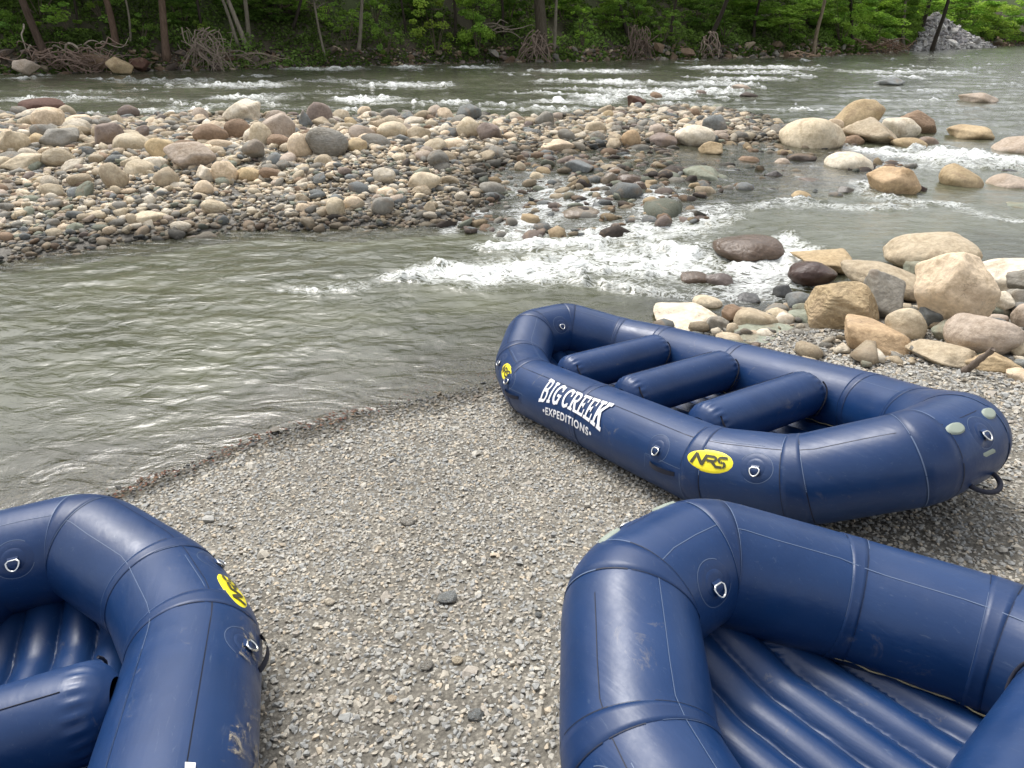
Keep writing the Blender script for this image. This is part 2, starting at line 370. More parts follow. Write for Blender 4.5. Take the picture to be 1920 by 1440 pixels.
for (u0, u1, v0, r_, am) in [(40, 120, 205, 9, .6), (230, 340, 168, 6, .5), (380, 480, 172, 6, .75), (410, 490, 195, 7, .65), (270, 330, 222, 7, .6), (280, 350, 233, 7, .5), (545, 625, 138, 4, .7), (560, 640, 160, 5, .5), (690, 780, 165, 6, .75),
        (640, 670, 193, 7, .8), (650, 700, 158, 5, .4), (740, 830, 198, 5, .6), (735, 750, 131, 3, .8), (860, 875, 129, 3, .9), (900, 960, 197, 4, .4), (1000, 1090, 152, 5, .5), (1040, 1130, 132, 5, .75), (1095, 1125, 131, 4, .9), (1100, 1140, 152, 5, .8),
        (1020, 1110, 165, 4, .5), (1030, 1100, 190, 7, .7), (1000, 1080, 205, 5, .6), (1100, 1240, 178, 7, .7), (1150, 1330, 168, 7, .75), (1180, 1290, 152, 6, .55), (1230, 1360, 152, 5, .7), (1300, 1460, 120, 4, .75), (1350, 1440, 128, 4, .7), (1330, 1420, 140, 4, .8),
        (1460, 1510, 117, 3, .4), (1600, 1740, 122, 4, .6), (1650, 1680, 130, 4, .55), (1680, 1740, 155, 3, .4), (60, 200, 190, 6, .35), (160, 330, 205, 7, .4), (440, 640, 215, 6, .4), (1840, 1900, 140, 3, .3), (930, 1000, 175, 4, .3), (500, 600, 185, 6, .4), (330, 420, 210, 6, .45), (1240, 1300, 190, 6, .5)]:
    stroke([(u0, v0, r_*.7), (u1, v0 - (u1-u0)*.02, r_)], am)
foam = np.zeros(len(x))
wx = x + .35*fbm2(x*.7, y*.7, 3); wy = y + .35*fbm2(x*.7+31, y*.7+7, 3)
for a, b, amp in cap:
    A = at(a[0], a[1], -1.0 if a[1] > 420 else ZU); B = at(b[0], b[1], -1.0 if b[1] > 420 else ZU)
    # brush radius: the px radius as seen lying on the water (foreshortened), turned into metres
    def rad(p, P):
        return abs(at(p[0], p[1] - p[2], P[2])[1] - at(p[0], p[1] + p[2], P[2])[1])/2
    ra, rb = rad(a, A), rad(b, B); box = (x > min(A[0], B[0]) - 3*max(ra, rb)) & (x < max(A[0], B[0]) + 3*max(ra, rb)) & (y > min(A[1], B[1]) - 3*max(ra, rb)) & (y < max(A[1], B[1]) + 3*max(ra, rb))
    ix = np.nonzero(box)[0]; d, t = seg_dist(wx[ix], wy[ix], A, B); r_ = ra + (rb-ra)*t
    foam[ix] = np.maximum(foam[ix], amp*np.exp(-(d/r_)**2*.9))
# whitecaps all over the fast back river
back = sstep(y, 19, 26)*(1 - sstep(y, 75, 120))*sstep(-(x - .75*y), -6, 10)
wc = fbm2(x*.22 + y*.06, y*.75, 4, .6); foam = np.maximum(foam, back*.62*sstep(wc, .10, .5))
foam = np.maximum(foam, .35*sstep(ss, -.3, .6)*sstep(fbm2(x*1.2, y*1.5, 4), .05, .35))
swl = fbm2(x*.9 + 1.2*fbm2(x*.8, y*.8, 2), y*2.4 + 1.0*fbm2(x*.9+5, y*.9, 2), 4, .6); foam = foam*(.80 + .95*swl) + .10*(foam > .25)*sstep(swl, .1, .4); foam = np.clip(foam, 0, 1)
# waves
th = .18; u_ = x*math.cos(th) + y*math.sin(th); v_ = -x*math.sin(th) + y*math.cos(th)
calm = 1 - .75*sstep(-np.abs(y - 3.8 + .25*x)*1., -2.2, -.3)
z = .024*fbm2(u_*1.5, v_*3.0, 4, .52) + .013*(.5-np.abs(fbm2(u_*3.6+.6*fbm2(x, y, 2), v_*6.8, 3, .5)))*sstep(-y, -30, -4)
z = z*(.55 + .45*calm)
riv = sstep(y, 17, 24); z = z + riv*(.11*fbm2(u_*.35, v_*.9, 4, .55) + .04*np.abs(fbm2(u_*1.2, v_*2.6, 3)))
tur = np.clip(foam*1.3, 0, 1)
tur2 = np.clip(foam*1.5, 0, 1)*sstep(lv - gh, .02, .3)
z = z + tur2*(.13*fbm2(x*1.5, y*2.2, 5, .62) + .10*sstep(swl, 0, .5) + .02 - .14*np.abs(fbm2(x*1.1+9, y*1.8, 4)))*np.where(y > 18, 1.35, 1.); z = np.clip(z, -.22, .20)
wz = lv + z
keep_shore = sstep(lv - gh, 0, .25); wz = lv + z*(.25 + .75*keep_shore)
depth = np.clip(lv - gh, 0, 1)
depth = depth + .12*fbm2(x*1.1, y*1.5, 4)*(depth > .1)
w = link('water', npmesh('water', np.c_[x, y, wz], Fc, True, {'foam': foam, 'depth': np.clip(depth, 0, 1)}), M['water']); tag(w, kind='structure')
del wx, wy, u_, v_, wc

# ------------------------------------------------------------------ gravel landing
def hull_stone(seed, npts=13, flat=.6):
    r = np.random.default_rng(seed); P = r.normal(size=(npts, 3)); P /= np.linalg.norm(P, axis=1)[:, None]; P *= r.uniform(.8, 1.1, (npts, 1)); P[:, 1] *= .78; P[:, 2] *= flat
    bm = bmesh.new(); [bm.verts.new(p) for p in P]; res = bmesh.ops.convex_hull(bm, input=bm.verts)
    bmesh.ops.delete(bm, geom=[v for v in bm.verts if not v.link_faces], context='VERTS'); bmesh.ops.triangulate(bm, faces=bm.faces); bm.verts.index_update()
    V = np.array([v.co[:] for v in bm.verts]); T = np.array([[v.index for v in f_.verts] for f_ in bm.faces]); bm.free(); return V, T
def ico_stone(seed, sub=2, noise=.16, flat=.62):
    bm = bmesh.new(); bmesh.ops.create_icosphere(bm, subdivisions=sub, radius=1); bm.verts.index_update()
    V = np.array([v.co[:] for v in bm.verts]); T = np.array([[v.index for v in f_.verts] for f_ in bm.faces]); bm.free()
    V = V*(1 + noise*1.6*fbm3(V*.9 + seed*13.7, 2))[:, None]
    V[:, 1] *= .8; V[:, 2] *= flat; return V, T
def rotmats(n_, tilt):
    a = rng.uniform(0, 2*PI, n_); ax = rng.uniform(0, 2*PI, n_); t = rng.normal(0, tilt, n_)
    ca, sa = np.cos(a), np.sin(a); Rz = np.zeros((n_, 3, 3)); Rz[:, 0, 0] = ca; Rz[:, 0, 1] = -sa; Rz[:, 1, 0] = sa; Rz[:, 1, 1] = ca; Rz[:, 2, 2] = 1
    k = np.c_[np.cos(ax), np.sin(ax), 0*ax]; K = np.zeros((n_, 3, 3)); K[:, 0, 2] = k[:, 1]; K[:, 1, 2] = -k[:, 0]; K[:, 2, 0] = -k[:, 1]; K[:, 2, 1] = k[:, 0]
    Rt = np.eye(3)[None] + np.sin(t)[:, None, None]*K + (1-np.cos(t))[:, None, None]*(K@K)
    return Rt@Rz
def merged(name, protos, pos, size, cols, tilt=.3):
    VV, TT, CC = [], [], []; off = 0; which = rng.integers(0, len(protos), len(pos)); R = rotmats(len(pos), tilt)
    for k, (V, T) in enumerate(protos):
        ix = np.nonzero(which == k)[0]
        if len(ix) == 0: continue
        X = np.einsum('nij,vj->nvi', R[ix], V)*size[ix, None, None] + pos[ix][:, None]
        VV.append(X.reshape(-1, 3)); TT.append((T[None] + (np.arange(len(ix))*len(V))[:, None, None] + off).reshape(-1, 3)); off += X.shape[0]*X.shape[1]
        CC.append(np.repeat(cols[ix], len(V), 0))
    return np.concatenate(VV), np.concatenate(TT), np.concatenate(CC)
protos = [hull_stone(k, 12, random.uniform(.35, .7)) for k in range(14)]
def in_frame(P, m=60):
    u, v, z_ = px_of(P); return (z_ > .3) & (u > -m) & (u < 1920+m) & (v > -m) & (v < 1440+m*3)
NP = 330000
px = rng.uniform(-6.5, 9.5, NP); py = rng.uniform(.2, 9.2, NP)
# dense close by, thinner with distance (larger stones there)
dist = np.hypot(px, py); keep = rng.uniform(size=NP) < np.clip(3.4/np.maximum(dist, 1), .42, 1)**1.1; px, py, dist = px[keep], py[keep], dist[keep]
gz = ground_h(px, py); spd = poly_sd(px, py, pile); P3 = np.c_[px, py, gz]
keep = (gz > -1.30) & (py < 8.6) & in_frame(P3, 90) & (spd < .6); P3 = P3[keep]; dist = dist[keep]
sz = rng.lognormal(math.log(.0138), .27, len(P3))*np.clip(dist/4.2, .92, 1.5)
big = rng.uniform(size=len(P3)) < .004; sz[big] *= rng.uniform(1.6, 2.9, big.sum())
P3[:, 2] += sz*rng.uniform(-.15, .55, len(P3))
pal = np.array([(.30, .315, .32), (.37, .37, .355), (.45, .425, .37), (.50, .45, .365), (.54, .44, .31), (.21, .22, .23), (.37, .325, .275), (.60, .56, .48)])
pw = np.array([.19, .2, .19, .14, .085, .08, .075, .04]); pw /= pw.sum()
cc = pal[rng.choice(len(pal), len(P3), p=pw)]*rng.uniform(.82, 1.10, (len(P3), 1)); cc = cc*.62 + np.array([.385, .378, .352])*.38
zone = fbm2(P3[:, 0]*.9, P3[:, 1]*.9, 3); cc = cc*(1 + .16*zone[:, None])*np.where(zone > .25, 1, 1)[:, None]
wet = sstep(-P3[:, 2] + .05*fbm2(P3[:, 0]*2, P3[:, 1]*2, 3), .995, 1.085); cc = cc*(1 - .62*wet[:, None])
tr_ = np.exp(-(np.sin(P3[:, 0]*1.1 + P3[:, 1]*2.3 + .8*fbm2(P3[:, 0]*.6, P3[:, 1]*.6, 2))/.16)**2)*.10*sstep(fbm2(P3[:, 0]*.4+8, P3[:, 1]*.4, 2), -.1, .3); cc = blend(cc, tr_, (.20, .185, .155))
pt2 = sstep(fbm2(P3[:, 0]*.7+20, P3[:, 1]*.7+3, 4), .22, .5)*.22; cc = blend(cc, pt2, (.24, .21, .165))
pt = np.exp(-((fbm2(P3[:, 0]*1.7+4, P3[:, 1]*1.7, 3) - .52)/.07)**2)*.5; cc = blend(cc, pt, (.16, .12, .085))
V_, T_, C_ = merged('gravel', protos, P3, sz, cc, .36)
gr = link('gravel', npmesh('gravel', V_, T_, False, {'col': C_}), M['pebble'])
tag(gr, 'loose crushed grey and tan gravel covering the landing around the rafts', 'gravel', kind='stuff')

# dead leaves and twigs washed up along the waterline
n_ = 800; t = rng.uniform(0, 1, n_); A = np.array([at_ground(u, v) for u, v in [(-60, 1000), (150, 945), (350, 880), (550, 810), (700, 770), (850, 715), (960, 700)]])
s_ = t*(len(A)-1); i0 = np.minimum(s_.astype(int), len(A)-2); Pp = A[i0] + (A[i0+1]-A[i0])*(s_-i0)[:, None]; Pp[:, :2] += rng.normal(0, .055, (n_, 2))*(1 + 1.5*rng.uniform(size=(n_, 1))**3) + np.c_[.06*np.sin(t*37) + .04*np.sin(t*91), -.05 + .05*np.sin(t*53)]
Pp[:, 2] = ground_h(Pp[:, 0], Pp[:, 1]) + .018 + rng.uniform(0, .012, n_)
base = np.array([(-1, -.1, 0), (-.2, -.5, .12), (1, 0, .05), (-.1, .5, -.02)]); a = rng.uniform(0, 2*PI, n_); ls = rng.uniform(.008, .022, n_)
X = base[None]*ls[:, None, None]; ca, sa = np.cos(a)[:, None], np.sin(a)[:, None]; X = np.stack([X[..., 0]*ca - X[..., 1]*sa, X[..., 0]*sa + X[..., 1]*ca, X[..., 2]], -1) + Pp[:, None]
lc = np.array([(.12, .045, .028), (.06, .034, .022), (.035, .024, .018), (.15, .085, .05)])[rng.integers(0, 4, n_)]
lf = link('leaf_litter', npmesh('leaf_litter', X.reshape(-1, 3), np.arange(n_*4).reshape(-1, 4), False, {'col': np.repeat(lc, 4, 0)}), M['pebble'])
tag(lf, 'reddish brown dead leaves and twigs washed up along the edge of the pool', 'leaf litter', kind='stuff')
# ------------------------------------------------------------------ rafts
RR_, RW, RL, L1, A1, A2, Z1, Z2, YC = .2495, .7601, 1.0241, .4941, .3672, .7701, .0444, .1668, .2145
J1 = np.array([RL, RW, 0]); J2 = J1 + [L1*math.cos(A1), -L1*math.sin(A1), Z1]; J3 = np.array([J2[0] + (J2[1]-YC)/math.tan(A2), YC, Z1+Z2])
q_ = [J1, J2, J3]; ring_ = q_ + [p*[1, -1, 1] for p in q_[::-1]] + [p*[-1, -1, 1] for p in q_] + [p*[-1, 1, 1] for p in q_[::-1]]
ring_ = [p*[1.008, 1, 1] + [.015*np.sign(p[0])*(abs(p[1]) < .3), 0, RR_] for p in ring_]
_P = []; corner_s = []
nC = 12
for k in range(nC):
    B0, B1, B2 = ring_[k-1], ring_[k], ring_[(k+1) % nC]; c = .105
    a = B1 + (B0-B1)/np.linalg.norm(B0-B1)*c; b = B1 + (B2-B1)/np.linalg.norm(B2-B1)*c
    for t in np.linspace(0, 1, 7): _P.append((1-t)**2*a + 2*t*(1-t)*B1 + t*t*b)
    e = B2 + (B1-B2)/np.linalg.norm(B1-B2)*c; m_ = max(2, int(np.linalg.norm(e-b)/.06))
    for t in np.linspace(0, 1, m_+1)[1:-1]: _P.append(b + (e-b)*t)
_P = np.array(_P); nP = len(_P)
_T = np.roll(_P, -1, 0) - np.roll(_P, 1, 0); _T /= np.linalg.norm(_T, axis=1)[:, None]
# the path runs anticlockwise seen from below the picture; outward is away from the middle
_N = np.cross(_T, [0, 0, 1.]); _N /= np.linalg.norm(_N, axis=1)[:, None]; _N *= np.sign((_N*_P*[1, 1, 0]).sum(1))[:, None]
_B = np.cross(_N, _T); _B *= np.sign(_B[:, 2])[:, None]
_S = np.r_[0, np.cumsum(np.linalg.norm(np.diff(np.vstack([_P, _P[:1]]), axis=0), axis=1))]; STOT = _S[-1]
def s_of(pt):
    "arc length at the path point nearest to a plan position"
    Q = np.vstack([_P, _P[:1]]); best = (9, 0)
    for i in range(nP):
        d, t = seg_dist(np.array(pt[0]), np.array(pt[1]), Q[i], Q[i+1]); d, t = float(d), float(t)
        if d < best[0]: best = (d, _S[i] + t*(_S[i+1]-_S[i]))
    return best[1]
def tube(s, phi, off=0., r=RR_):
    "point on the tube: s along, phi from the outer side upwards"
    s = np.mod(np.asarray(s, float), STOT); i = np.clip(np.searchsorted(_S, s, 'right')-1, 0, nP-1); t = ((s-_S[i])/(_S[i+1]-_S[i]))[..., None]; j = (i+1) % nP
    P = _P[i]*(1-t)+_P[j]*t; N = _N[i]*(1-t)+_N[j]*t; N = N/np.linalg.norm(N, axis=-1, keepdims=True); B = _B[i]*(1-t)+_B[j]*t; B = B/np.linalg.norm(B, axis=-1, keepdims=True)
    ph = np.asarray(phi, float)[..., None]; off = np.asarray(off, float)[..., None]; return P + (r+off)*(np.cos(ph)*N + np.sin(ph)*B)
def grid_faces(a, b, wrap_a=False, wrap_b=False):
    ia = np.arange(a if wrap_a else a-1); ib = np.arange(b if wrap_b else b-1); I, J = np.meshgrid(ia, ib, indexing='ij'); I2, J2_ = (I+1) % a, (J+1) % b
    return np.stack([I*b+J, I2*b+J, I2*b+J2_, I*b+J2_], -1).reshape(-1, 4)
class Buf:
    def __init__(s): s.V = []; s.F = []; s.M = []; s.n = 0
    def add(s, V, Fc, m=0):
        V = np.asarray(V, float).reshape(-1, 3); Fc = np.asarray(Fc, int)
        if Fc.shape[1] == 3: Fc = np.c_[Fc, Fc[:, 2]]
        s.V.append(V); s.F.append(Fc + s.n); s.M.append(np.full(len(Fc), m)); s.n += len(V); return s
    def obj(s, name, mats, parent=None, smooth=True, loc=None):
        V = np.concatenate(s.V); Fc = np.concatenate(s.F); Mi = np.concatenate(s.M)
        me = bpy.data.meshes.new(name); me.from_pydata(V.tolist(), [], [list(dict.fromkeys(f_)) for f_ in Fc.tolist()]); me.polygons.foreach_set('material_index', Mi.astype(np.int32))
        me.polygons.foreach_set('use_smooth', np.full(len(me.polygons), smooth)); me.update()
        return link(name, me, mats, parent, loc)
def sweep(path, r, n_=10, cap=True, closed=False, m=0, buf=None, rs=None):
    P = np.asarray(path, float); T = np.gradient(P, axis=0) if not closed else np.roll(P, -1, 0)-np.roll(P, 1, 0); T /= np.linalg.norm(T, axis=1)[:, None] + 1e-12
    U = np.cross(T, [0, 0, 1.]); bad = np.linalg.norm(U, axis=1) < .2; U[bad] = np.cross(T[bad], [1., 0, 0]); U /= np.linalg.norm(U, axis=1)[:, None]; W_ = np.cross(T, U)
    for i in range(1, len(P)):          # keep the frame from flipping
        u = U[i-1] - T[i]*(U[i-1]@T[i])
        if np.linalg.norm(u) > 1e-3: U[i] = u/np.linalg.norm(u); W_[i] = np.cross(T[i], U[i])
    a = np.linspace(0, 2*PI, n_, endpoint=False); R_ = (np.full(len(P), r) if rs is None else np.asarray(rs))[:, None, None]
    V = P[:, None] + R_*(np.cos(a)[None, :, None]*U[:, None] + np.sin(a)[None, :, None]*W_[:, None]); buf = buf or Buf()
    k = buf.n; buf.add(V, grid_faces(len(P), n_, closed, True), m)
    if cap and not closed:
        for e, o in ((0, 0), (len(P)-1, (len(P)-1)*n_)):
            buf.V.append(P[e][None]); c = buf.n; buf.n += 1
            ii = np.arange(n_); buf.F.append(np.c_[k+o+ii, k+o+(ii+1) % n_, np.full(n_, c), np.full(n_, c)]); buf.M.append(np.full(n_, m))
    return buf
def patch(s0, s1, p0, p1, off, m=0, ns=None, npn=None, buf=None, shape='rect'):
    "a thin sheet glued on the tube with its edge closed down to the skin"
    ns = ns or max(3, int((s1-s0)/.02)+1); npn = npn or max(3, int(abs(p1-p0)*RR_/.02)+1)
    A, B = np.meshgrid(np.linspace(-1, 1, ns), np.linspace(-1, 1, npn), indexing='ij')
    if shape == 'disc': f_ = np.maximum(np.abs(A), np.abs(B))/np.maximum(np.hypot(A, B), 1e-9); A, B = A*f_, B*f_
    S = (s0+s1)/2 + A*(s1-s0)/2; Pp = (p0+p1)/2 + B*(p1-p0)/2
    O = np.full(A.shape, off); O[0] = O[-1] = 0; O[:, 0] = O[:, -1] = 0; O = O - .0004*(O == 0)
    buf = buf or Buf(); buf.add(tube(S, Pp, O), grid_faces(ns, npn), m); return buf
def line_on(s_arr, p_arr, wd, off, m=0, buf=None):
    "a fine line on the skin following s, phi"
    s_arr = np.asarray(s_arr, float); p_arr = np.asarray(p_arr, float); ds = np.gradient(s_arr); dp = np.gradient(p_arr)*RR_; L = np.hypot(ds, dp)+1e-9
    a_s, a_p = -dp/L*wd/2, ds/L*wd/2/RR_
    V = np.stack([tube(s_arr+a_s, p_arr+a_p, off), tube(s_arr-a_s, p_arr-a_p, off)], 1); buf = buf or Buf(); buf.add(V, grid_faces(len(s_arr), 2), m); return buf
def face_out(o):
    bm = bmesh.new(); bm.from_mesh(o.data); bmesh.ops.recalc_face_normals(bm, faces=bm.faces); bm.to_mesh(o.data); bm.free(); return o

# lettering drawn as polygons in a flat box, then laid on the tube
def bar_(x0, y0, x1, y1, wd):  # slanted bar as quad strip
    d = np.array([x1-x0, y1-y0], float); L = np.hypot(*d); nrm = np.array([-d[1], d[0]])/L*wd/2; m_ = max(4, int(L/.04)+1); t = np.linspace(0, 1, m_)[:, None]
    c = np.array([x0, y0]) + d*t; return np.stack([c+nrm, c-nrm], 1), m_
def arc_(cx, cy, rx, ry, a0, a1, wd):
    m_ = max(6, int(abs(a1-a0)/.12)); a = np.linspace(a0, a1, m_); o = np.c_[cx+(rx+wd/2)*np.cos(a), cy+(ry+wd/2*.75)*np.sin(a)]; i = np.c_[cx+(rx-wd/2)*np.cos(a), cy+(ry-wd/2*.75)*np.sin(a)]
    return np.stack([o, i], 1), m_
def glyph(ch, th=.2):
    "slab serif capitals in a 1 x 1 box"
    S = []; V_ = lambda x, y0=0, y1=1, w=th: S.append(bar_(x, y0, x, y1, w)); H_ = lambda y, x0, x1, w=.13: S.append(bar_(x0, y, x1, y, w))
    if ch == 'I': V_(.5, w=.34); H_(.065, .12, .88); H_(.935, .12, .88); return S, .55
    if ch == 'B': V_(.25); H_(.065, 0, .6); H_(.935, 0, .6); H_(.5, .2, .6); S.append(arc_(.56, .735, .24, .2, -PI/2, PI/2, .17)); S.append(arc_(.6, .28, .26, .22, -PI/2, PI/2, .18)); return S, .95
    if ch == 'C': S.append(arc_(.52, .5, .36, .44, .75, 2*PI-.75, .22)); V_(.84, .62, .98, .14); V_(.84, .04, .26, .1); return S, .95
    if ch == 'G': S.append(arc_(.52, .5, .36, .44, .75, 2*PI-.4, .22)); V_(.84, .66, .98, .14); V_(.82, .02, .46, .18); H_(.44, .5, .98, .12); return S, 1.
    if ch == 'R': V_(.25); H_(.065, 0, .5); H_(.935, 0, .6); H_(.5, .2, .6); S.append(arc_(.56, .72, .25, .21, -PI/2, PI/2, .18)); S.append(bar_(.5, .5, .82, .06, .2)); H_(.065, .66, 1.04); return S, 1.
    if ch == 'E': V_(.25); H_(.065, 0, .9); H_(.935, 0, .88); H_(.5, .2, .62, .12); V_(.84, .68, .95, .1); V_(.86, .05, .34, .11); V_(.6, .38, .62, .09); return S, .92
    if ch == 'K': V_(.25); H_(.065, 0, .5); H_(.935, 0, .5); S.append(bar_(.3, .42, .88, .95, .17)); S.append(bar_(.48, .56, .9, .05, .21)); H_(.935, .62, 1.1); H_(.065, .64, 1.12); return S, 1.1
def slab_text(text, x0, width, ytop, ybot, buf, s_of_x, phi_of_y, m=0):
    adv = sum((glyph(c)[1] + .035 if c != ' ' else .2) for c in text); x = 0; e = 0
    for ch in text:
        if ch == ' ': x += .2; continue
        S, w_ = glyph(ch)
        for (V, m_) in S:
            X = x0 + (x + V[..., 0]*w_/1.0)/adv*width; u = (X - x0)/width; Y = ybot(u) + V[..., 1]*(ytop(u)-ybot(u)); e += 1
            buf.add(tube(s_of_x(X), phi_of_y(Y), .0035 + .00012*e), grid_faces(m_, 2), m)
        x += w_ + .035
def flat_text(body, bold=0., shear=0., spacing=1.):
    cu = bpy.data.curves.new('lettering', 'FONT'); cu.body = body; cu.offset = bold; cu.shear = shear; cu.space_character = spacing; cu.align_x = 'CENTER'; cu.align_y = 'CENTER'; cu.resolution_u = 4
    ob = bpy.data.objects.new('lettering_source', cu); C.objects.link(ob); dg = bpy.context.evaluated_depsgraph_get(); me = bpy.data.meshes.new_from_object(ob.evaluated_get(dg))
    bm = bmesh.new(); bm.from_mesh(me); bmesh.ops.triangulate(bm, faces=bm.faces)
    for _ in range(3): bmesh.ops.subdivide_edges(bm, edges=[e for e in bm.edges if e.calc_length() > .22], cuts=1)
    bmesh.ops.triangulate(bm, faces=bm.faces); bm.verts.index_update(); V = np.array([v.co[:] for v in bm.verts]); T = np.array([[v.index for v in f_.verts] for f_ in bm.faces]); bm.free()
    C.objects.unlink(ob); bpy.data.objects.remove(ob); bpy.data.curves.remove(cu); bpy.data.meshes.remove(me)
    return V[:, :2], T
txt_exp = flat_text('\u2022EXPEDITIONS\u2022', .028, 0, 1.18)

def build_raft():
    R = empty('inflatable_raft')
    # main tube; the walls pucker a little at the inside of each bend
    nphi = 64; ph = np.linspace(0, 2*PI, nphi, endpoint=False); S, Pp = np.meshgrid(_S[:-1], ph, indexing='ij')
    face_out(Buf().add(tube(S, Pp), grid_faces(nP, nphi, True, True)).obj('tube', [M['navy']], R))
    # where the panels join: a glued tape with pale worn edges round the tube
    cs = [s_of(p) for p in ring_]
    for k, s0 in enumerate(cs + [s_of((-.08, -RW)), s_of((-.12, RW))]):
        hw = .044 if k < 12 else .03
        b = Buf(); ff = np.linspace(-PI, PI, 97)
        Sg, Fg = np.meshgrid(np.array([-hw-.001, -hw, -hw/2, 0, hw/2, hw, hw+.001]) + s0, ff, indexing='ij'); O = np.full(Sg.shape, .0022); O[0] = O[-1] = -.0004
        b.add(tube(Sg, Fg, O), grid_faces(7, 97), 0)
        for sg in (-1, 1):
            for a0, a1 in ((-.9, .2), (.28, 1.05), (1.15, 1.5), (1.62, 2.9)):
                a0 += random.uniform(-.15, .15); a1 += random.uniform(-.12, .12); ff2 = np.linspace(a0, a1, 30)
                line_on(s0 + sg*(hw + .0015) + .0*ff2, ff2, .0032 if random.random() < .6 else .0018, .0028, 1 if random.random() < .42 else 2, b)
        face_out(b.obj('seam_tape', [M['navy_patch'], M['edge'], M['edge_dark']], R))
    # chafe strip edge along the shoulder of each side
    b = Buf()
    for sgn in (-1, 1):
        a, e = sorted((s_of((-1.0, sgn*RW)), s_of((1.0, sgn*RW))))
        ss_ = np.linspace(a, e, 60); line_on(ss_, 1.08 + 0*ss_, .0035, .0012, 0, b); line_on(ss_, 2.0 + 0*ss_, .003, .0012, 1, b)
    for sx in (-1, 1):
        for sy in (-1, 1):
            a, e = s_of((sx*1.09, sy*(RW-.03))), s_of((J2[0]*sx - sx*.12, sy*(J2[1]+.045))); ss_ = np.linspace(a, e, 16); line_on(ss_, 1.15 + 0*ss_, .0032, .0012, 1, b)
            kk = [i for i in range(5)]
    b.obj('seam_line', [M['edge_dark'], M['edge']], R)
    # ribbed floor
    nx, ny = 130, 150; X = np.linspace(-1, 1, nx); Y = np.linspace(-1, 1, ny)
    def halfw(x):
        x = abs(x)
        if x < J1[0]: w_ = RW
        elif x < J2[0]: w_ = J1[1] + (J2[1]-J1[1])*(x-J1[0])/(J2[0]-J1[0])
        elif x < J3[0]: w_ = J2[1] + (J3[1]-J2[1])*(x-J2[0])/(J3[0]-J2[0])
        else: w_ = YC
        return w_ - .05
    def rise(x):
        x = abs(x); return np.interp(x, [0, J1[0], J2[0], J3[0]], [0, 0, Z1, Z1+Z2])
    top = []; xs = X*(J3[0]-.03)
    for xx in xs:
        hw = halfw(xx); yy = Y*hw; pil = np.abs(np.cos(PI*yy/.168))**.55
        top.append(np.c_[np.full(ny, xx), yy, .065 + rise(xx)*.98 + .062*pil])
    top = np.array(top); bot = top.copy(); bot[..., 2] = np.array([[rise(xx)*.98 + .012] for xx in xs])
    b = Buf().add(top, grid_faces(nx, ny)); b.add(bot, grid_faces(nx, ny)[:, ::-1])
    face_out(b.obj('floor', [M['navy']], R))
    # lacing between floor and tube
    b = Buf()
    for sgn in (-1, 1):
        pth = [(xx, sgn*(halfw(xx)-RR_*.86+.03) + .004*math.sin(xx*60), .142 + rise(xx) + .003*math.sin(xx*43)) for xx in np.linspace(-1.9, 1.9, 150)]
        sweep(pth, .0035, 6, buf=b)
    b.obj('floor_lacing', [M['cord']], R)
    # thwarts
    for tx in (-.84, -.06, .72):
        t_ = np.linspace(-1, 1, 81); yy = t_*.56; b = Buf(); a = np.linspace(0, 2*PI, 97)[:-1]
        YY, AA_ = np.meshgrid(yy, a, indexing='ij'); e = np.abs(YY)/.56
        rr = .168*np.sqrt(np.clip(1 - np.clip((e-.80)/.225, 0, 1)**2.6, .0, 1)); puck = np.exp(-((e-.86)/.055)**2); rr = rr*(1 + puck*(.022*np.cos(AA_*22) - .012))
        V = np.stack([tx + rr*np.cos(AA_), YY, .345 + rr*np.sin(AA_)], -1); b.add(V, grid_faces(81, 96, False, True))
        th = face_out(b.obj('thwart', [M['navy']], R))
        b = Buf()   # seam edges on the thwart
        for aa_ in (2.0,):
            P_ = [(tx + .1695*math.cos(aa_), y_, .345 + .1695*math.sin(aa_)) for y_ in np.linspace(-.44, .44, 30)]; sweep(P_, .0022, 5, buf=b)
        b.obj('thwart_seam', [M['edge_dark']], th)
        for sg in (-1, 1):  # connection patches on the side tubes, with the webbing that holds the thwart
            s0 = s_of((tx, sg*RW)); pb = patch(s0-.13, s0+.13, PI-.25, PI+.42, .0025)
            pb.obj('thwart_patch', [M['navy_patch']], th)
            b = Buf(); P_ = [(tx + .175*math.cos(u_), sg*(.475 + .03*math.sin(u_*3)), .345 + .175*math.sin(u_)) for u_ in np.linspace(-1.0, .75, 12)]
            sweep(P_, .006, 6, buf=b); b.obj('thwart_strap', [M['black_web']], th)
    # D-rings on round patches
    def dring(pt, phi, turn=0., inner=False):
        s0 = s_of(pt); b = patch(s0-.085, s0+.085, phi-.085/RR_, phi+.085/RR_, .002, 0, 13, 13, shape='disc')
        aa_ = np.linspace(.4, 2*PI-.9, 40); line_on(s0+.0865*np.cos(aa_), phi+.0865/RR_*np.sin(aa_), .0028, .001, 1, b)
        patch(s0-.055, s0+.055, phi-.055/RR_, phi+.055/RR_, .0045, 0, 11, 11, buf=b, shape='disc')
        po = b.obj('ring_patch', [M['navy_patch'], M['edge']], R)
        d = -1 if not inner else 1      # the ring hangs down the tube
        b = Buf(); pg = np.linspace(0, 1, 7)
        for side in (0,):
            Sg, Fg = np.meshgrid([s0-.021, s0+.021], phi - d*(pg*.055 - .045)/RR_, indexing='ij')
            O = np.tile(.006 + .010*np.sin(pg*PI), (2, 1)); b.add(tube(Sg, Fg, O), grid_faces(2, 7)); b.add(tube(Sg, Fg, O*0), grid_faces(2, 7)[:, ::-1])
        b.obj('ring_strap', [M['black_web'] if False else M['navy_patch']], po)
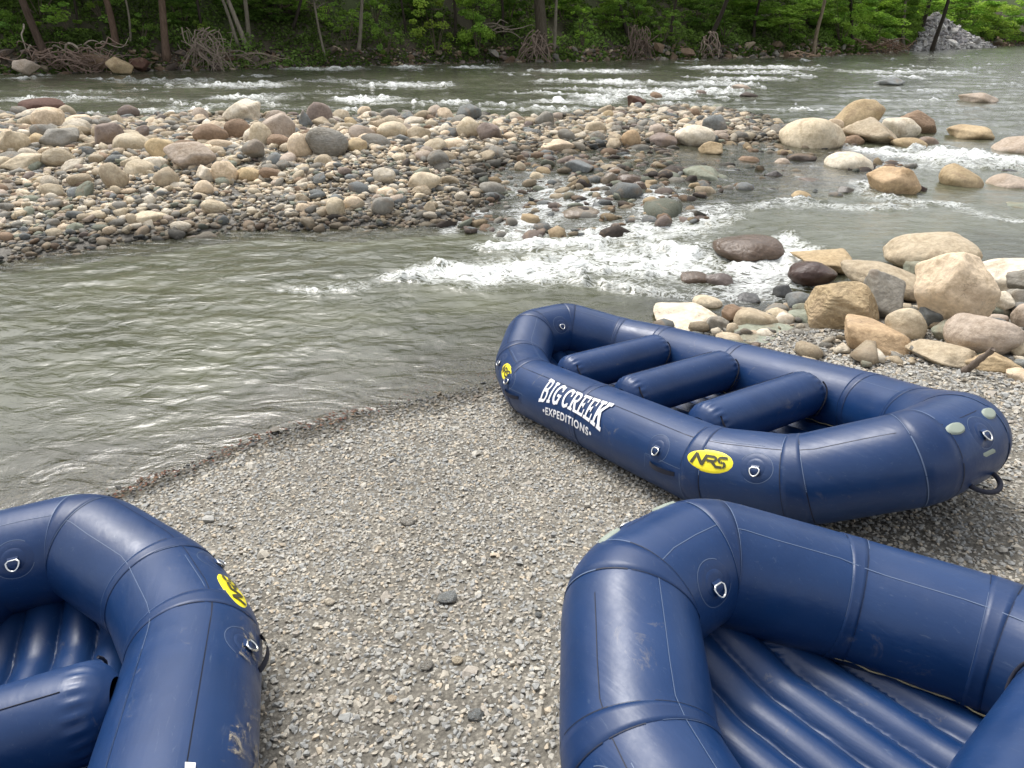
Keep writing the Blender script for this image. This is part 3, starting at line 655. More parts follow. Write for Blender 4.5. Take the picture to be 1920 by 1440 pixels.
        aa_ = np.linspace(0, PI, 16); dx = np.r_[.026*np.cos(aa_), np.linspace(-.026, .026, 6)[1:-1]]; dy = np.r_[.036*np.sin(aa_) + .012, np.full(4, .004)]
        lift = .012 + .22*dy
        P_ = tube(s0 + dx, phi + d*dy/RR_, lift); b = sweep(P_, .0042, 8, closed=True); face_out(b.obj('d_ring', [M['steel']], po))
    for sg in (-1, 1):
        for xx in (-1.02, .80): dring((xx, sg*(RW)), .50)
        for sx in (-1, 1):
            mx = J2*.70 + J1*.30; dring((sx*mx[0], sg*mx[1]), .60)
    for sx in (-1, 1):
        dring((sx*J3[0], 0), .66); dring((sx*J3[0], 0), PI - .42, inner=True)
        # two valve covers and a plate on the nose, loop handle below
        for sy in (-1, 1):
            s0 = s_of((sx*J3[0], sy*.13)); b = patch(s0-.036, s0+.036, .92-.13, .92+.13, .008, 0, 13, 13, shape='disc'); face_out(b.obj('valve_cover', [M['pad']], R))
        s0 = s_of((sx*J3[0], 0)); b = patch(s0-.055, s0+.055, .16, .27, .005); b.obj('number_plate', [M['pad']], R)
        b = Buf(); aa_ = np.linspace(0, PI, 20); P_ = tube(s0 + .105*np.cos(aa_), -.42 - 0*aa_, .085*np.sin(aa_) - .004); sweep(P_, .013, 10, buf=b); b.obj('carry_handle', [M['black_web']], R)
        b = patch(s0-.16, s0+.16, -.65, -.2, .0022); aa_ = np.linspace(-2.6, 2.6, 30); b.obj('handle_patch', [M['navy_patch']], R)
    for sg in (-1, 1):
        for xx in (-.93, .86):
            s0 = s_of((xx, sg*RW)); b = patch(s0-.15, s0+.15, -.12, .24, .0022)
            line_on(np.linspace(s0-.15, s0+.15, 12), np.full(12, .245), .003, .0012, 1, b); line_on(np.full(6, s0+.151), np.linspace(-.12, .24, 6), .003, .0012, 1, b); line_on(np.full(6, s0-.151), np.linspace(-.12, .24, 6), .003, .0012, 1, b)
            pch = b.obj('handle_patch', [M['navy_patch'], M['edge']], R)
            b = Buf(); t_ = np.linspace(0, 1, 18); Sg, Fg = np.meshgrid(s0 - .10 + .2*t_, [.02, .12], indexing='ij'); O = np.repeat((.006 + .03*np.sin(t_*PI)**.7)[:, None], 2, 1)
            b.add(tube(Sg, Fg, O), grid_faces(18, 2)); b.add(tube(Sg, Fg, O-.004), grid_faces(18, 2)[:, ::-1]); b.obj('carry_handle', [M['black_web']], pch)
    # prints: side lettering on both sides, oval marks near all four quarters
    for sg in (-1, 1):
        sA = s_of((0, sg*RW)); dr = 1 if s_of((.1, sg*RW)) > sA else -1; dr *= -sg   # reading left to right seen from outside
        # seen from outside: -y side reads towards +x, +y side towards -x
        xs0 = -.53 if sg < 0 else .15
        sx0 = s_of((xs0, sg*RW)); sgn = 1 if (s_of((xs0+.1, sg*RW)) - sx0) > 0 else -1; sgn = sgn*(1 if sg < 0 else -1)
        so_x = lambda X: sx0 + sgn*X
        b = Buf(); slab_text('BIG CREEK', 0, .78, lambda u: .162 + .018*(2*u-1)**2, lambda u: -.030 + .045*(1-(2*u-1)**2), b, so_x, lambda Y: .62 + (Y-.06)/RR_)
        b.obj('side_lettering', [M['white']], R, smooth=False)
        V, T = txt_exp; w_ = V[:, 0].max()-V[:, 0].min(); X = .38 + V[:, 0]/w_*.62; Y = -.088 + V[:, 1]/w_*.64 + .028*(1-((X-.38)/.34)**2)
        b = Buf().add(tube(so_x(X), .62 + (Y-.06)/RR_, .004), T); b.obj('side_lettering', [M['white']], R, smooth=False)
        for sx in (-1, 1):
            mp = J1*.80 + J2*.20; s0 = s_of((sx*mp[0], sg*mp[1])); e_ = s_of((sx*mp[0]+.05, sg*mp[1])) - s0; sgn2 = (1 if e_ > 0 else -1)*(1 if sg < 0 else -1)
            ph0 = .60; b = Buf(); rr = np.linspace(0, 1, 8); aa_ = np.linspace(0, 2*PI, 49)[:-1]; RG, AG = np.meshgrid(rr, aa_, indexing='ij')
            b.add(tube(s0 + sgn2*.128*RG*np.cos(AG), ph0 + .068/RR_*RG*np.sin(AG), .003 - .004*(RG == 1)), grid_faces(8, 48, False, True))
            ov = b.obj('oval_mark', [M['yellow']], R)
            b = Buf(); e = [0]
            def st(V, m_): e[0] += 1; b.add(tube(s0 + sgn2*(V[..., 0]), ph0 + V[..., 1]/RR_, .0062 + .00015*e[0]), grid_faces(m_, 2))
            w_ = .0145
            st(*bar_(-.088, -.031, -.070, .033, w_)); st(*bar_(-.072, .031, -.036, -.027, w_*1.1)); st(*bar_(-.038, -.031, -.020, .033, w_))
            st(*bar_(-.020, .027, .018, .027, w_)); st(*arc_(.014, .0145, .013, .0125, -PI/2, PI/2, w_)); st(*bar_(-.018, .001, .016, .001, w_)); st(*bar_(.004, .001, .034, -.029, w_))
            st(*bar_(.030, -.027, .066, -.027, w_)); st(*arc_(.068, -.0135, .012, .0135, -PI/2, PI/2, w_)); st(*bar_(.066, 0., .058, 0., w_)); st(*arc_(.056, .0135, .012, .0135, PI/2, 3*PI/2, w_)); st(*bar_(.056, .027, .092, .027, w_))
            b.obj('oval_lettering', [M['ink']], ov, smooth=False)
    return R
def kids(o): return [c for c in bpy.data.objects if c.parent == o]
def copy_tree(o, parent=None):
    c = o.copy(); C.objects.link(c); c.parent = parent
    for ch in kids(o): copy_tree(ch, c)
    return c
raftA = build_raft(); raftB = copy_tree(raftA); raftC = copy_tree(raftA)
POSE = {'A': (1.365, 4.425, -1.0302, .0024, -.0009), 'B': (-1.6752, .612, 1.9115, -.0229, -.038), 'C': (1.795, .345, 2.2299, .0132, -.013)}
for o, k, lab in ((raftA, 'A', 'navy blue inflatable raft with three thwarts, whole in view beside the pool'),
                  (raftB, 'B', 'navy blue raft in the bottom left corner of the photo, bow towards the pool'),
                  (raftC, 'C', 'navy blue raft in the bottom right corner, ribbed floor showing in its open bow')):
    x_, y_, t_, tp, tr = POSE[k]; ct, st_ = math.cos(t_), math.sin(t_)
    ax = Vector((ct, st_, tp + GX*ct + GY*st_)).normalized(); ay = Vector((-st_, ct, tr - GX*st_ + GY*ct)); az = ax.cross(ay).normalized(); ay = az.cross(ax)
    o.matrix_world = Matrix(((ax[0], ay[0], az[0], x_), (ax[1], ay[1], az[1], y_), (ax[2], ay[2], az[2], GX*x_ + GY*y_ + .008), (0, 0, 0, 1)))
    tag(o, lab, 'raft', 'inflatable rafts pulled up on the gravel landing')
for ch in kids(raftB):
    if ch.name.startswith('side_lettering'): ch.location.x -= .09
raftB.scale = (1.03, 1.03, 1.03); raftB.location.y -= .05; raftB.location.x += .017
# ------------------------------------------------------------------ river stones
PAL = {'tan': (.46, .39, .29), 'buff': (.56, .485, .365), 'yellow': (.54, .43, .27), 'orange': (.47, .345, .22), 'pink': (.45, .38, .32), 'pale': (.66, .60, .50), 'cream': (.68, .56, .42),
       'grey': (.27, .26, .235), 'green': (.25, .27, .22), 'brown': (.26, .185, .13), 'purple': (.25, .205, .185), 'dark': (.075, .062, .055), 'ochre': (.44, .345, .22), 'redbrown': (.12, .065, .05), 'slate': (.20, .215, .22)}
def sculpt(seed, kind, sub=4):
    "a unit stone: round, block, slab or wedge"
    bm = bmesh.new(); bmesh.ops.create_icosphere(bm, subdivisions=sub, radius=1); bm.verts.index_update()
    V = np.array([v.co[:] for v in bm.verts]); T = np.array([[v.index for v in f_.verts] for f_ in bm.faces]); bm.free(); r = np.random.default_rng(seed)
    N_, p, lo, hi = {'round': (13, 6, .80, 1.05), 'block': (10, 17, .62, 1.0), 'slab': (11, 15, .62, 1.0), 'wedge': (7, 18, .5, 1.0)}[kind]
    nn = r.normal(size=(N_*30, 3)); nn /= np.linalg.norm(nn, axis=1)[:, None]; pick = [nn[0]]          # worn faces turned all ways
    for _ in range(N_-1):
        d = np.min([1 - nn@q for q in pick], axis=0); pick.append(nn[np.argmax(d*r.uniform(.75, 1, len(d)))])
    pick = np.array(pick); dist = r.uniform(lo, hi, N_); U = V + .10*np.c_[perlin3(V*1.3+seed), perlin3(V*1.3+seed+9), perlin3(V*1.3+seed+21)]; U /= np.linalg.norm(U, axis=1)[:, None]
    V = V/((np.maximum(U@pick.T, 0)/dist)**p).sum(1)[:, None]**(1/p)
    if kind == 'round': V = V*(1 + .12*fbm3(V*.9 + seed*7.3, 2))[:, None]
    if sub >= 4: V = V*(1 + .045*fbm3(V*2.6 + seed, 4) + (.030 if kind != 'round' else .014)*fbm3(V*8 + seed, 4))[:, None]
    else: V = V*(1 + .04*fbm3(V*2.5 + seed, 2))[:, None]
    V -= (V.max(0)+V.min(0))/2; V /= (V.max(0)-V.min(0))/2
    return V, T
_st_cache = {}
def proto_mesh(seed, kind, sub=3):
    k = (seed, kind, sub)
    if k not in _st_cache: V, T = sculpt(seed, kind, sub); _st_cache[k] = npmesh('stone', V, T, True)
    return _st_cache[k]
placed = []       # x, y, radius of the stones set by hand
def stone(bx, zb, colour, kind, label, cat='boulder', group=None, wet=0, roll=0., strata=0, seed=None, name=None, depth=.85, sub=None):
    sub = sub or (5 if (bx[2]-bx[0]) > 85 and bx[1] > 400 else 4)
    x0, y0, x1, y1 = bx; cu, cv = (x0+x1)/2, (y0+y1)/2; d = ray(cu, cv); zc = zb + .1
    for _ in range(6):
        t = (zc - HC)/d[2]; Pc = np.array([0, 0, HC]) + t*d; zd = px_of(Pc)[2]
        wdt = (x1-x0)*zd/F; hp = (y1-y0)*zd/F; al_ = math.atan2(-d[2], math.hypot(d[0], d[1])); dp = depth*wdt
        hh = math.sqrt(max((hp**2 - (dp*math.sin(al_))**2), (.42*hp)**2))/math.cos(al_); zc = zb + hh*.44
    seed = seed if seed is not None else int(abs(x0*3+y0*7)) % 997
    big = wdt > .5; V, T = sculpt(seed, kind, sub)
    a = random.uniform(-.35, .35); th = roll
    V = V*[wdt/2*1.03, dp/2, hh/2*1.08]
    # roll about the viewing direction so the outline leans as in the photo
    c_, s_ = math.cos(th), math.sin(th); V = np.c_[V[:, 0]*c_ + V[:, 2]*s_, V[:, 1], -V[:, 0]*s_ + V[:, 2]*c_]
    az = math.atan2(d[0], d[1]); c_, s_ = math.cos(-az + 0*a), math.sin(-az + 0*a); V = np.c_[V[:, 0]*c_ - V[:, 1]*s_, V[:, 0]*s_ + V[:, 1]*c_, V[:, 2]]
    me = npmesh(name or cat, V, T, True); mt = M['stone_strata'] if strata else (M['stone_wet'] if wet else M['stone'])
    o = link((name or cat).replace(' ', '_'), me, mt, None, Pc); c0 = PAL[colour]; k = random.uniform(.92, 1.08); o.color = (c0[0]*k, c0[1]*k, c0[2]*k, 1)
    tag(o, label, cat, group); placed.append((Pc[0], Pc[1], wdt*.42)); return o
GP = 'boulders piled at the end of the landing'; GS = 'boulders standing in the stream'; GB = 'large cobbles on the cobble bar'
S_ = stone
# boulders piled beyond the raft
S_((1660, 422, 1818, 494), -.86, 'tan', 'round', 'large smooth tan grey boulder at the back of the pile, stream behind it', group=GP, roll=-.12, seed=61)
S_((1575, 480, 1728, 534), -.85, 'tan', 'round', 'long smooth tan boulder behind the dark angular slab', group=GP, roll=.12)
S_((1692, 473, 1748, 508), -.85, 'green', 'block', 'small greenish stone wedged below the large back boulder', group=GP)
S_((1600, 500, 1702, 577), -.82, 'grey', 'wedge', 'dark grey angular slab leaning beside the brown banded boulder', group=GP, roll=.75, seed=21)
S_((1708, 463, 1856, 590), -.62, 'cream', 'block', 'big pale pinkish cream boulder standing highest in the pile', group=GP, roll=.25, seed=25, depth=.6)
S_((1830, 467, 1990, 536), -.8, 'pale', 'round', 'long pale grey boulder running out at the right edge', group=GP, roll=-.15)
S_((1888, 486, 1955, 526), -.5, 'grey', 'block', 'small grey rock on top of the long pale boulder', group=GP)
S_((1882, 522, 1935, 562), -.65, 'grey', 'block', 'grey rock at the right edge under the long pale boulder', group=GP)
S_((1516, 515, 1640, 616), -.98, 'ochre', 'block', 'brown boulder with wavy dark banding, front left of the pile', group=GP, roll=.35, strata=1, seed=9)
S_((1660, 563, 1730, 632), -.83, 'buff', 'round', 'upright tan boulder peeping out behind the orange boulder', group=GP, seed=31)
S_((1578, 592, 1710, 658), -.86, 'orange', 'block', 'orange brown boulder with flat faces at the front of the pile', group=GP, roll=.15, seed=44)
S_((1705, 620, 1832, 675), -.72, 'tan', 'slab', 'low tan slab with pinkish stains, right of the orange boulder', group=GP, seed=12)
S_((1778, 575, 1902, 650), -.66, 'pink', 'round', 'large brownish pink boulder above the driftwood stick', group=GP, roll=-.2, depth=.7)
S_((1822, 640, 1908, 687), -.66, 'ochre', 'slab', 'yellow brown slab beside the driftwood stick', group=GP, roll=-.2, seed=8)
S_((1900, 550, 1960, 596), -.6, 'pink', 'round', 'pink boulder cut by the right edge', group=GP)
S_((1852, 530, 1896, 566), -.62, 'pale', 'block', 'pale chalky rock between the biggest boulder and the right edge', group=GP)
S_((1748, 588, 1806, 626), -.72, 'green', 'slab', 'grey green slab lying under the biggest pale boulder', group=GP, depth=1.1)
S_((1718, 562, 1766, 612), -.8, 'slate', 'wedge', 'blue grey rock in the gap behind the upright tan boulder', group=GP)
S_((1376, 569, 1452, 615), -1.08, 'tan', 'round', 'smooth oval grey tan stone just behind the raft', group=GP, seed=3)
S_((1351, 565, 1397, 600), -1.08, 'brown', 'block', 'rough brown grey stone left of the smooth oval one', group=GP)
S_((1360, 598, 1382, 624), -1.05, 'buff', 'round', 'small upright buff cobble behind the raft rim', 'cobble', group=GP, sub=3)
S_((1320, 586, 1362, 620), -1.1, 'grey', 'block', 'squat grey rock touching the raft rim', group=GP)
S_((1222, 566, 1354, 622), -1.16, 'pale', 'slab', 'broad pale flat rock behind the middle of the raft', group=GP, depth=1.2, seed=14)
S_((1296, 546, 1350, 574), -1.16, 'buff', 'round', 'buff stone at the water edge behind the broad pale rock', group=GP)
S_((1474, 570, 1548, 608), -1.04, 'green', 'slab', 'grey green flat stone left of the banded boulder', group=GP)
S_((1470, 537, 1520, 574), -1.12, 'slate', 'round', 'dark slate stone above the grey green flat stone', group=GP)
S_((1484, 556, 1524, 580), -1.05, 'green', 'slab', 'small greenish stone between slate stone and banded boulder', 'cobble', group=GP, sub=3)
S_((1376, 606, 1534, 652), -1.04, 'green', 'slab', 'long flat grey slab bedded in the gravel behind the raft', group=GP, depth=1.0, seed=77)
S_((1500, 617, 1624, 664), -.99, 'grey', 'slab', 'flat blue grey slab bedded in the gravel left of the orange boulder', group=GP, depth=1.0, seed=78)
S_((1478, 606, 1499, 620), -1.0, 'slate', 'round', 'tiny slate pebble in the trio above the flat slab, left', 'pebble', group=GP, sub=3)
S_((1500, 607, 1519, 621), -1.0, 'grey', 'round', 'tiny grey pebble in the trio above the flat slab, middle', 'pebble', group=GP, sub=3)
S_((1522, 605, 1550, 621), -1.0, 'pale', 'round', 'tiny pale pebble in the trio above the flat slab, right', 'pebble', group=GP, sub=3)
S_((1903, 652, 1944, 678), -.6, 'slate', 'slab', 'dark blue grey stone low at the right edge', group=GP)
S_((1892, 672, 1960, 704), -.58, 'cream', 'slab', 'pale cream flat stone lowest at the right edge', group=GP)
S_((1890, 618, 1935, 652), -.6, 'buff', 'block', 'buff stone between the pinkish boulder and the right edge', group=GP)
S_((1640, 628, 1700, 640), -.86, 'grey', 'round', 'low grey stone half hidden under the orange boulder', 'cobble', group=GP, sub=3)
S_((1480, 453, 1604, 492), -.95, 'ochre', 'wedge', 'tan wedge shaped boulder over the little waterfall', group=GP, seed=55)
S_((1477, 479, 1560, 527), -1.06, 'redbrown', 'round', 'dark red brown wet boulder under the wedge shaped one', group=GP, wet=1)
S_((1446, 522, 1486, 556), -1.16, 'slate', 'block', 'wet slate rock at the foot of the waterfall', group=GP, wet=1)
S_((1378, 540, 1424, 566), -1.18, 'slate', 'slab', 'wet slate slab awash behind the raft', group=GP, wet=1)
# stones in the rapid and the stream
S_((1333, 433, 1462, 484), -1.08, 'brown', 'round', 'big purplish brown wet boulder with the rapid pouring round it', group=GS, wet=1, seed=66, depth=.8)
S_((1268, 502, 1324, 530), -1.2, 'brown', 'round', 'brown rock awash in the foam, left one of two', group=GS, wet=1)
S_((1318, 504, 1370, 537), -1.2, 'purple', 'round', 'brown rock awash in the foam, right one of two', group=GS, wet=1)
S_((1455, 213, 1570, 272), -1.0, 'buff', 'round', 'large smooth buff boulder at the tip of the cobble bar', group=GS, seed=101)
S_((1535, 212, 1570, 238), -.85, 'cream', 'round', 'small cream stone against the large buff boulder', group=GS)
S_((1551, 179, 1642, 236), -.95, 'ochre', 'round', 'tan boulder leaning up behind the others at the bar tip', group=GS, roll=-.55, seed=103)
S_((1565, 209, 1670, 262), -1.0, 'tan', 'wedge', 'broad tan pyramid boulder in the group at the bar tip', group=GS, seed=104)
S_((1645, 207, 1712, 247), -.95, 'pale', 'round', 'pale boulder right of the tan pyramid boulder', group=GS, roll=.15)
S_((1672, 196, 1745, 239), -.95, 'brown', 'block', 'brown ridged boulder rightmost in the group at the bar tip', group=GS, strata=1, roll=.2)
S_((1563, 241, 1609, 264), -.98, 'brown', 'round', 'low brown stone under the tan pyramid boulder', group=GS)
S_((1663, 244, 1725, 269), -1.0, 'ochre', 'round', 'smooth olive tan stone in front of the group at the bar tip', group=GS)
S_((1710, 241, 1748, 262), -.98, 'purple', 'round', 'small purple brown stone beside the white water', group=GS)
S_((1770, 219, 1848, 247), -.95, 'ochre', 'slab', 'flat tan rock alone in the river above the white water', group=GS)
S_((1862, 238, 1980, 280), -1.05, 'pink', 'round', 'broad pink boulder cut by the right edge above the white water', group=GS)
S_((1790, 157, 1855, 179), -.98, 'pink', 'slab', 'lone pinkish rock out in the wide river', group=GS)
S_((1631, 132, 1682, 149), -.98, 'slate', 'slab', 'grey rock farthest out in the wide river', group=GS)
S_((1541, 274, 1625, 312), -1.0, 'pale', 'round', 'pale boulder in the stream below the bar tip', group=GS)
S_((1618, 300, 1713, 360), -1.0, 'orange', 'block', 'orange grey boulder in the middle of the stream', group=GS, seed=115, roll=.1)
S_((1705, 332, 1728, 354), -.98, 'redbrown', 'block', 'small dark rock at the foot of the orange grey boulder', group=GS, wet=1)
S_((1755, 300, 1831, 343), -1.0, 'ochre', 'round', 'olive brown boulder between two runs of white water', group=GS, roll=.25)
S_((1848, 309, 1921, 343), -1.0, 'pink', 'round', 'pinkish brown boulder near the right edge of the stream', group=GS)
S_((1855, 296, 1903, 307), -.95, 'dark', 'slab', 'thin dark slab lying in the stream near the right edge', group=GS, wet=1)
S_((1878, 361, 1950, 384), -1.0, 'green', 'slab', 'flat greenish rock awash at the right edge of the stream', group=GS)
S_((1375, 284, 1414, 302), -.98, 'brown', 'round', 'oval brown stone in the shallows in front of the bar', group=GS)
S_((1466, 279, 1519, 298), -.98, 'dark', 'slab', 'dark flat stone in the shallows below the large buff boulder', group=GS)
S_((1485, 321, 1538, 337), -.98, 'brown', 'slab', 'thin brown stone in the open shallows', group=GS, wet=1)
S_((1442, 287, 1472, 304), -.98, 'pink', 'round', 'small pinkish stone next to the dark flat stone', 'cobble', group=GS)
S_((1473, 348, 1512, 370), -.99, 'ochre', 'round', 'tan rounded stone beside a thread of foam', group=GS)
S_((1563, 338, 1594, 359), -.98, 'grey', 'block', 'wet grey stone left of the orange grey boulder', group=GS, wet=1)
S_((1273, 307, 1343, 335), -.98, 'green', 'slab', 'wide pale green slab lying in the shallows', group=GS, depth=1.1)
S_((1423, 310, 1460, 330), -.98, 'dark', 'wedge', 'dark pointed stone in the shallows', group=GS, wet=1)
S_((1301, 259, 1345, 285), -.92, 'ochre', 'block', 'angular ochre rock at the front edge of the bar', group=GS)
S_((1376, 165, 1412, 178), -.98, 'dark', 'slab', 'low dark rock in the river behind the bar tip', group=GS)
S_((1358, 150, 1396, 162), -.98, 'pink', 'slab', 'low pinkish rock in the river, far behind the bar', group=GS)
S_((1293, 163, 1313, 174), -.98, 'purple', 'slab', 'tiny purplish rock in the river behind the bar', 'rock', group=GS, sub=3)
S_((1165, 175, 1200, 199), -.95, 'redbrown', 'wedge', 'dark red peaked rock in the river behind the bar', group=GS)
S_((1207, 168, 1230, 183), -.98, 'brown', 'round', 'small brown rock in the river right of the peaked one', 'rock', group=GS, sub=3)
# big stones on the cobble bar
for bx, colr, kd, lab in [
    ((1257, 229, 1330, 269), 'pale', 'round', 'large pale boulder at the right end of the cobble bar'),
    ((1308, 210, 1353, 244), 'slate', 'slab', 'dark grey slab leaning behind the pale boulder'),
    ((993, 209, 1028, 240), 'grey', 'slab', 'tilted grey ochre slab on the back edge of the bar'),
    ((845, 199, 892, 230), 'slate', 'block', 'big grey angular rock on the back edge of the bar'),
    ((846, 224, 890, 262), 'buff', 'round', 'split buff boulder in front of the grey angular rock'),
    ((885, 232, 929, 269), 'purple', 'block', 'purple brown boulder right of the split buff one'),
    ((698, 234, 757, 269), 'buff', 'round', 'large buff boulder on the back half of the bar, pointed top'),
    ((645, 242, 694, 270), 'pink', 'round', 'pinkish tan boulder left of the pointed buff one'),
    ((755, 241, 799, 272), 'tan', 'block', 'tan blocky boulder right of the pointed buff one'),
    ((640, 267, 679, 294), 'yellow', 'round', 'yellowish cobble below the pinkish tan boulder'),
    ((758, 327, 819, 363), 'buff', 'round', 'large smooth buff boulder beside the trickle through the bar'),
    ((891, 342, 945, 370), 'grey', 'round', 'smooth grey tan boulder among the trickles'),
    ((655, 351, 699, 370), 'buff', 'round', 'flat oval buff cobble low on the bar'),
    ((696, 356, 740, 378), 'cream', 'round', 'oval cream cobble right of the flat oval one'),
    ((1156, 241, 1192, 275), 'orange', 'round', 'orange tan round boulder near the bar front'),
    ((1208, 246, 1259, 272), 'purple', 'round', 'purplish grey boulder at the waterline of the bar'),
    ((1086, 226, 1126, 249), 'tan', 'slab', 'grey tan flat boulder in the middle of the right half'),
    ((1003, 261, 1069, 286), 'cream', 'slab', 'long cream slab at the front edge of the bar'),
    ((1118, 321, 1149, 349), 'tan', 'round', 'tan round stone standing in the cascade'),
    ((1128, 309, 1163, 327), 'buff', 'slab', 'buff flat stone above the tan round stone'),
    ((1147, 322, 1197, 345), 'brown', 'round', 'brown stone in the cascade right of the tan round one'),
    ((1175, 336, 1205, 362), 'brown', 'block', 'brown grey stone lowest of the cascade group'),
    ((956, 304, 977, 324), 'tan', 'round', 'small tan cobble alone in the shallow channel'),
    ((985, 322, 1012, 339), 'buff', 'round', 'buff cobble right of the shallow channel'),
    ((1051, 300, 1104, 325), 'slate', 'slab', 'dark slab with a pale top in the channel'),
    ((1207, 228, 1237, 253), 'pink', 'round', 'pinkish cobble left of the pale end boulder'),
    ((1045, 386, 1119, 409), 'tan', 'round', 'long tan stone wet at the foot of the cascade'),
    ((33, 203, 112, 236), 'redbrown', 'round', 'dark red boulder at the back left of the bar'),
    ((408, 202, 479, 243), 'pale', 'block', 'pale grey angular boulder on the back edge'),
    ((565, 201, 612, 245), 'purple', 'round', 'round purple brown boulder on the back edge'),
    ((-8, 266, 44, 316), 'buff', 'block', 'large buff boulder cut by the left edge'),
    ((43, 270, 85, 307), 'yellow', 'round', 'round yellowish tan boulder near the left edge'),
    ((53, 222, 109, 262), 'cream', 'round', 'lumpy cream boulder below the dark red one'),
    ((206, 266, 272, 303), 'buff', 'round', 'broad buff boulder left of the yellow round one'),
    ((268, 273, 320, 315), 'yellow', 'round', 'yellow tan round boulder left of the flat topped one'),
    ((305, 281, 392, 333), 'pink', 'block', 'big flat topped pinkish tan boulder in the left half'),
    ((411, 236, 462, 276), 'brown', 'round', 'brown mottled boulder under the pale angular one'),
    ((486, 226, 545, 284), 'pink', 'block', 'tall pinkish grey boulder'),
    ((460, 242, 500, 290), 'buff', 'round', 'upright buff boulder left of the tall pinkish one'),
    ((566, 250, 642, 304), 'grey', 'round', 'grey boulder with deep grooves'),
    ((531, 260, 574, 306), 'cream', 'round', 'pale cream boulder left of the grooved grey one'),
    ((185, 323, 229, 373), 'tan', 'round', 'upright round tan boulder on the left slope'),
    ((280, 329, 325, 365), 'tan', 'round', 'smooth tan boulder right of the upright one'),
    ((225, 315, 283, 348), 'buff', 'round', 'long buff boulder between the upright and the smooth one'),
    ((391, 315, 437, 357), 'cream', 'block', 'cream blocky boulder below the flat topped one'),
    ((360, 323, 400, 355), 'pale', 'wedge', 'pale wedge cobble left of the cream blocky boulder'),
    ((356, 351, 392, 379), 'cream', 'round', 'egg shaped cream cobble under the pale wedge'),
    ((170, 250, 222, 294), 'purple', 'slab', 'purple brown tilted slab on the left half'),
    ((71, 260, 139, 300), 'grey', 'slab', 'grey slab right of the round yellowish boulder'),
    ((-5, 310, 70, 339), 'buff', 'slab', 'long buff slab at the left edge'),
    ((445, 273, 485, 307), 'grey', 'block', 'grey rough boulder between upright and flat topped ones'),
    ((355, 246, 415, 284), 'brown', 'round', 'brownish boulder behind the flat topped one'),
    ((435, 325, 487, 355), 'yellow', 'round', 'yellowish boulder right of the cream blocky one'),
    ((581, 299, 617, 327), 'tan', 'round', 'tan cobble under the grooved grey boulder'),
    ((550, 216, 575, 252), 'slate', 'wedge', 'pointed slate stone beside the round purple brown boulder'),
    ((490, 297, 525, 327), 'slate', 'round', 'blue grey cobble below the tall pinkish boulder'),
    ((260, 308, 307, 336), 'pale', 'round', 'white grey cobble above the smooth tan boulder'),
    ((606, 379, 640, 417), 'buff', 'round', 'upright buff cobble at the pool edge of the bar'),
    ((638, 375, 672, 403), 'cream', 'round', 'cream cobble right of the upright buff one'),
    ((689, 375, 732, 410), 'grey', 'round', 'dark grey round boulder at the pool edge of the bar'),
    ((788, 382, 810, 408), 'tan', 'round', 'small upright tan cobble at the pool edge'),
    ((247, 411, 304, 434), 'buff', 'round', 'long buff cobble low on the left beach of the bar'),
    ((232, 416, 252, 439), 'tan', 'round', 'stubby tan cobble touching the long buff one'),
    ((120, 435, 150, 455), 'green', 'slab', 'blue green flat pebble on the left beach of the bar'),
    ((110, 234, 160, 254), 'cream', 'slab', 'cream slab right of the lumpy cream boulder'),
    ((560, 322, 600, 345), 'cream', 'round', 'cream cobble low under the grooved boulder'),
    ((820, 262, 860, 282), 'cream', 'round', 'cream cobble below the tan blocky boulder'),
    ((575, 205, 600, 215), 'dark', 'slab', 'thin dark slab behind the round purple brown boulder')]:
    yb = bx[3]; zb = -.92 if yb < 285 else (-.96 if yb < 360 else -1.08); xb = (bx[0]+bx[2])/2
    for _ in range(4):
        Pg = at(xb, yb, zb); zb = max(float(ground_h(np.array([Pg[0]]), np.array([Pg[1]]))[0]), float(level(np.array([Pg[0]]), np.array([Pg[1]]))[0]) - .06) - .02
    wid = (bx[2]-bx[0]); S_(bx, zb, colr, kd, lab, 'boulder' if wid > 44 else 'cobble', group=GB, sub=None if wid > 50 else 3, roll=random.uniform(-.15, .15), wet=1 if (bx[1] > 300 and 1040 < bx[0] < 1210) else 0, strata=1 if 'groove' in lab and 'deep' in lab else 0)
# driftwood stick leaning on the slab
A = at(1806, 682, -.62); B = at(1862, 634, -.30); t = np.linspace(0, 1, 14); Pd = A + (B-A)*t[:, None] + np.c_[.012*np.sin(t*9), .012*np.cos(t*7), .015*np.sin(t*5)]
M['drift'] = None
n = NT('driftwood'); tc = n.n('ShaderNodeTexCoord'); mp = n.n('ShaderNodeMapping'); mp.inputs['Scale'].default_value = (3, 3, 1); n.l(tc.outputs['Object'], mp.inputs['Vector']); f = n.noise(mp.outputs[0], 6, 7, .7)
M['drift'] = n.done(n.bsdf(n.mix(n.mapr(f, .3, .7, 0, 1), (.085, .065, .052), (.23, .185, .15)), .85, .2, 0, n.bump(f, .02, .8)))
tag(sweep(Pd, .03, 12, rs=.034 - .012*t + .004*np.sin(t*23)).obj('driftwood_stick', [M['drift']]), 'weathered grey brown stick propped against the yellow brown slab', 'driftwood')
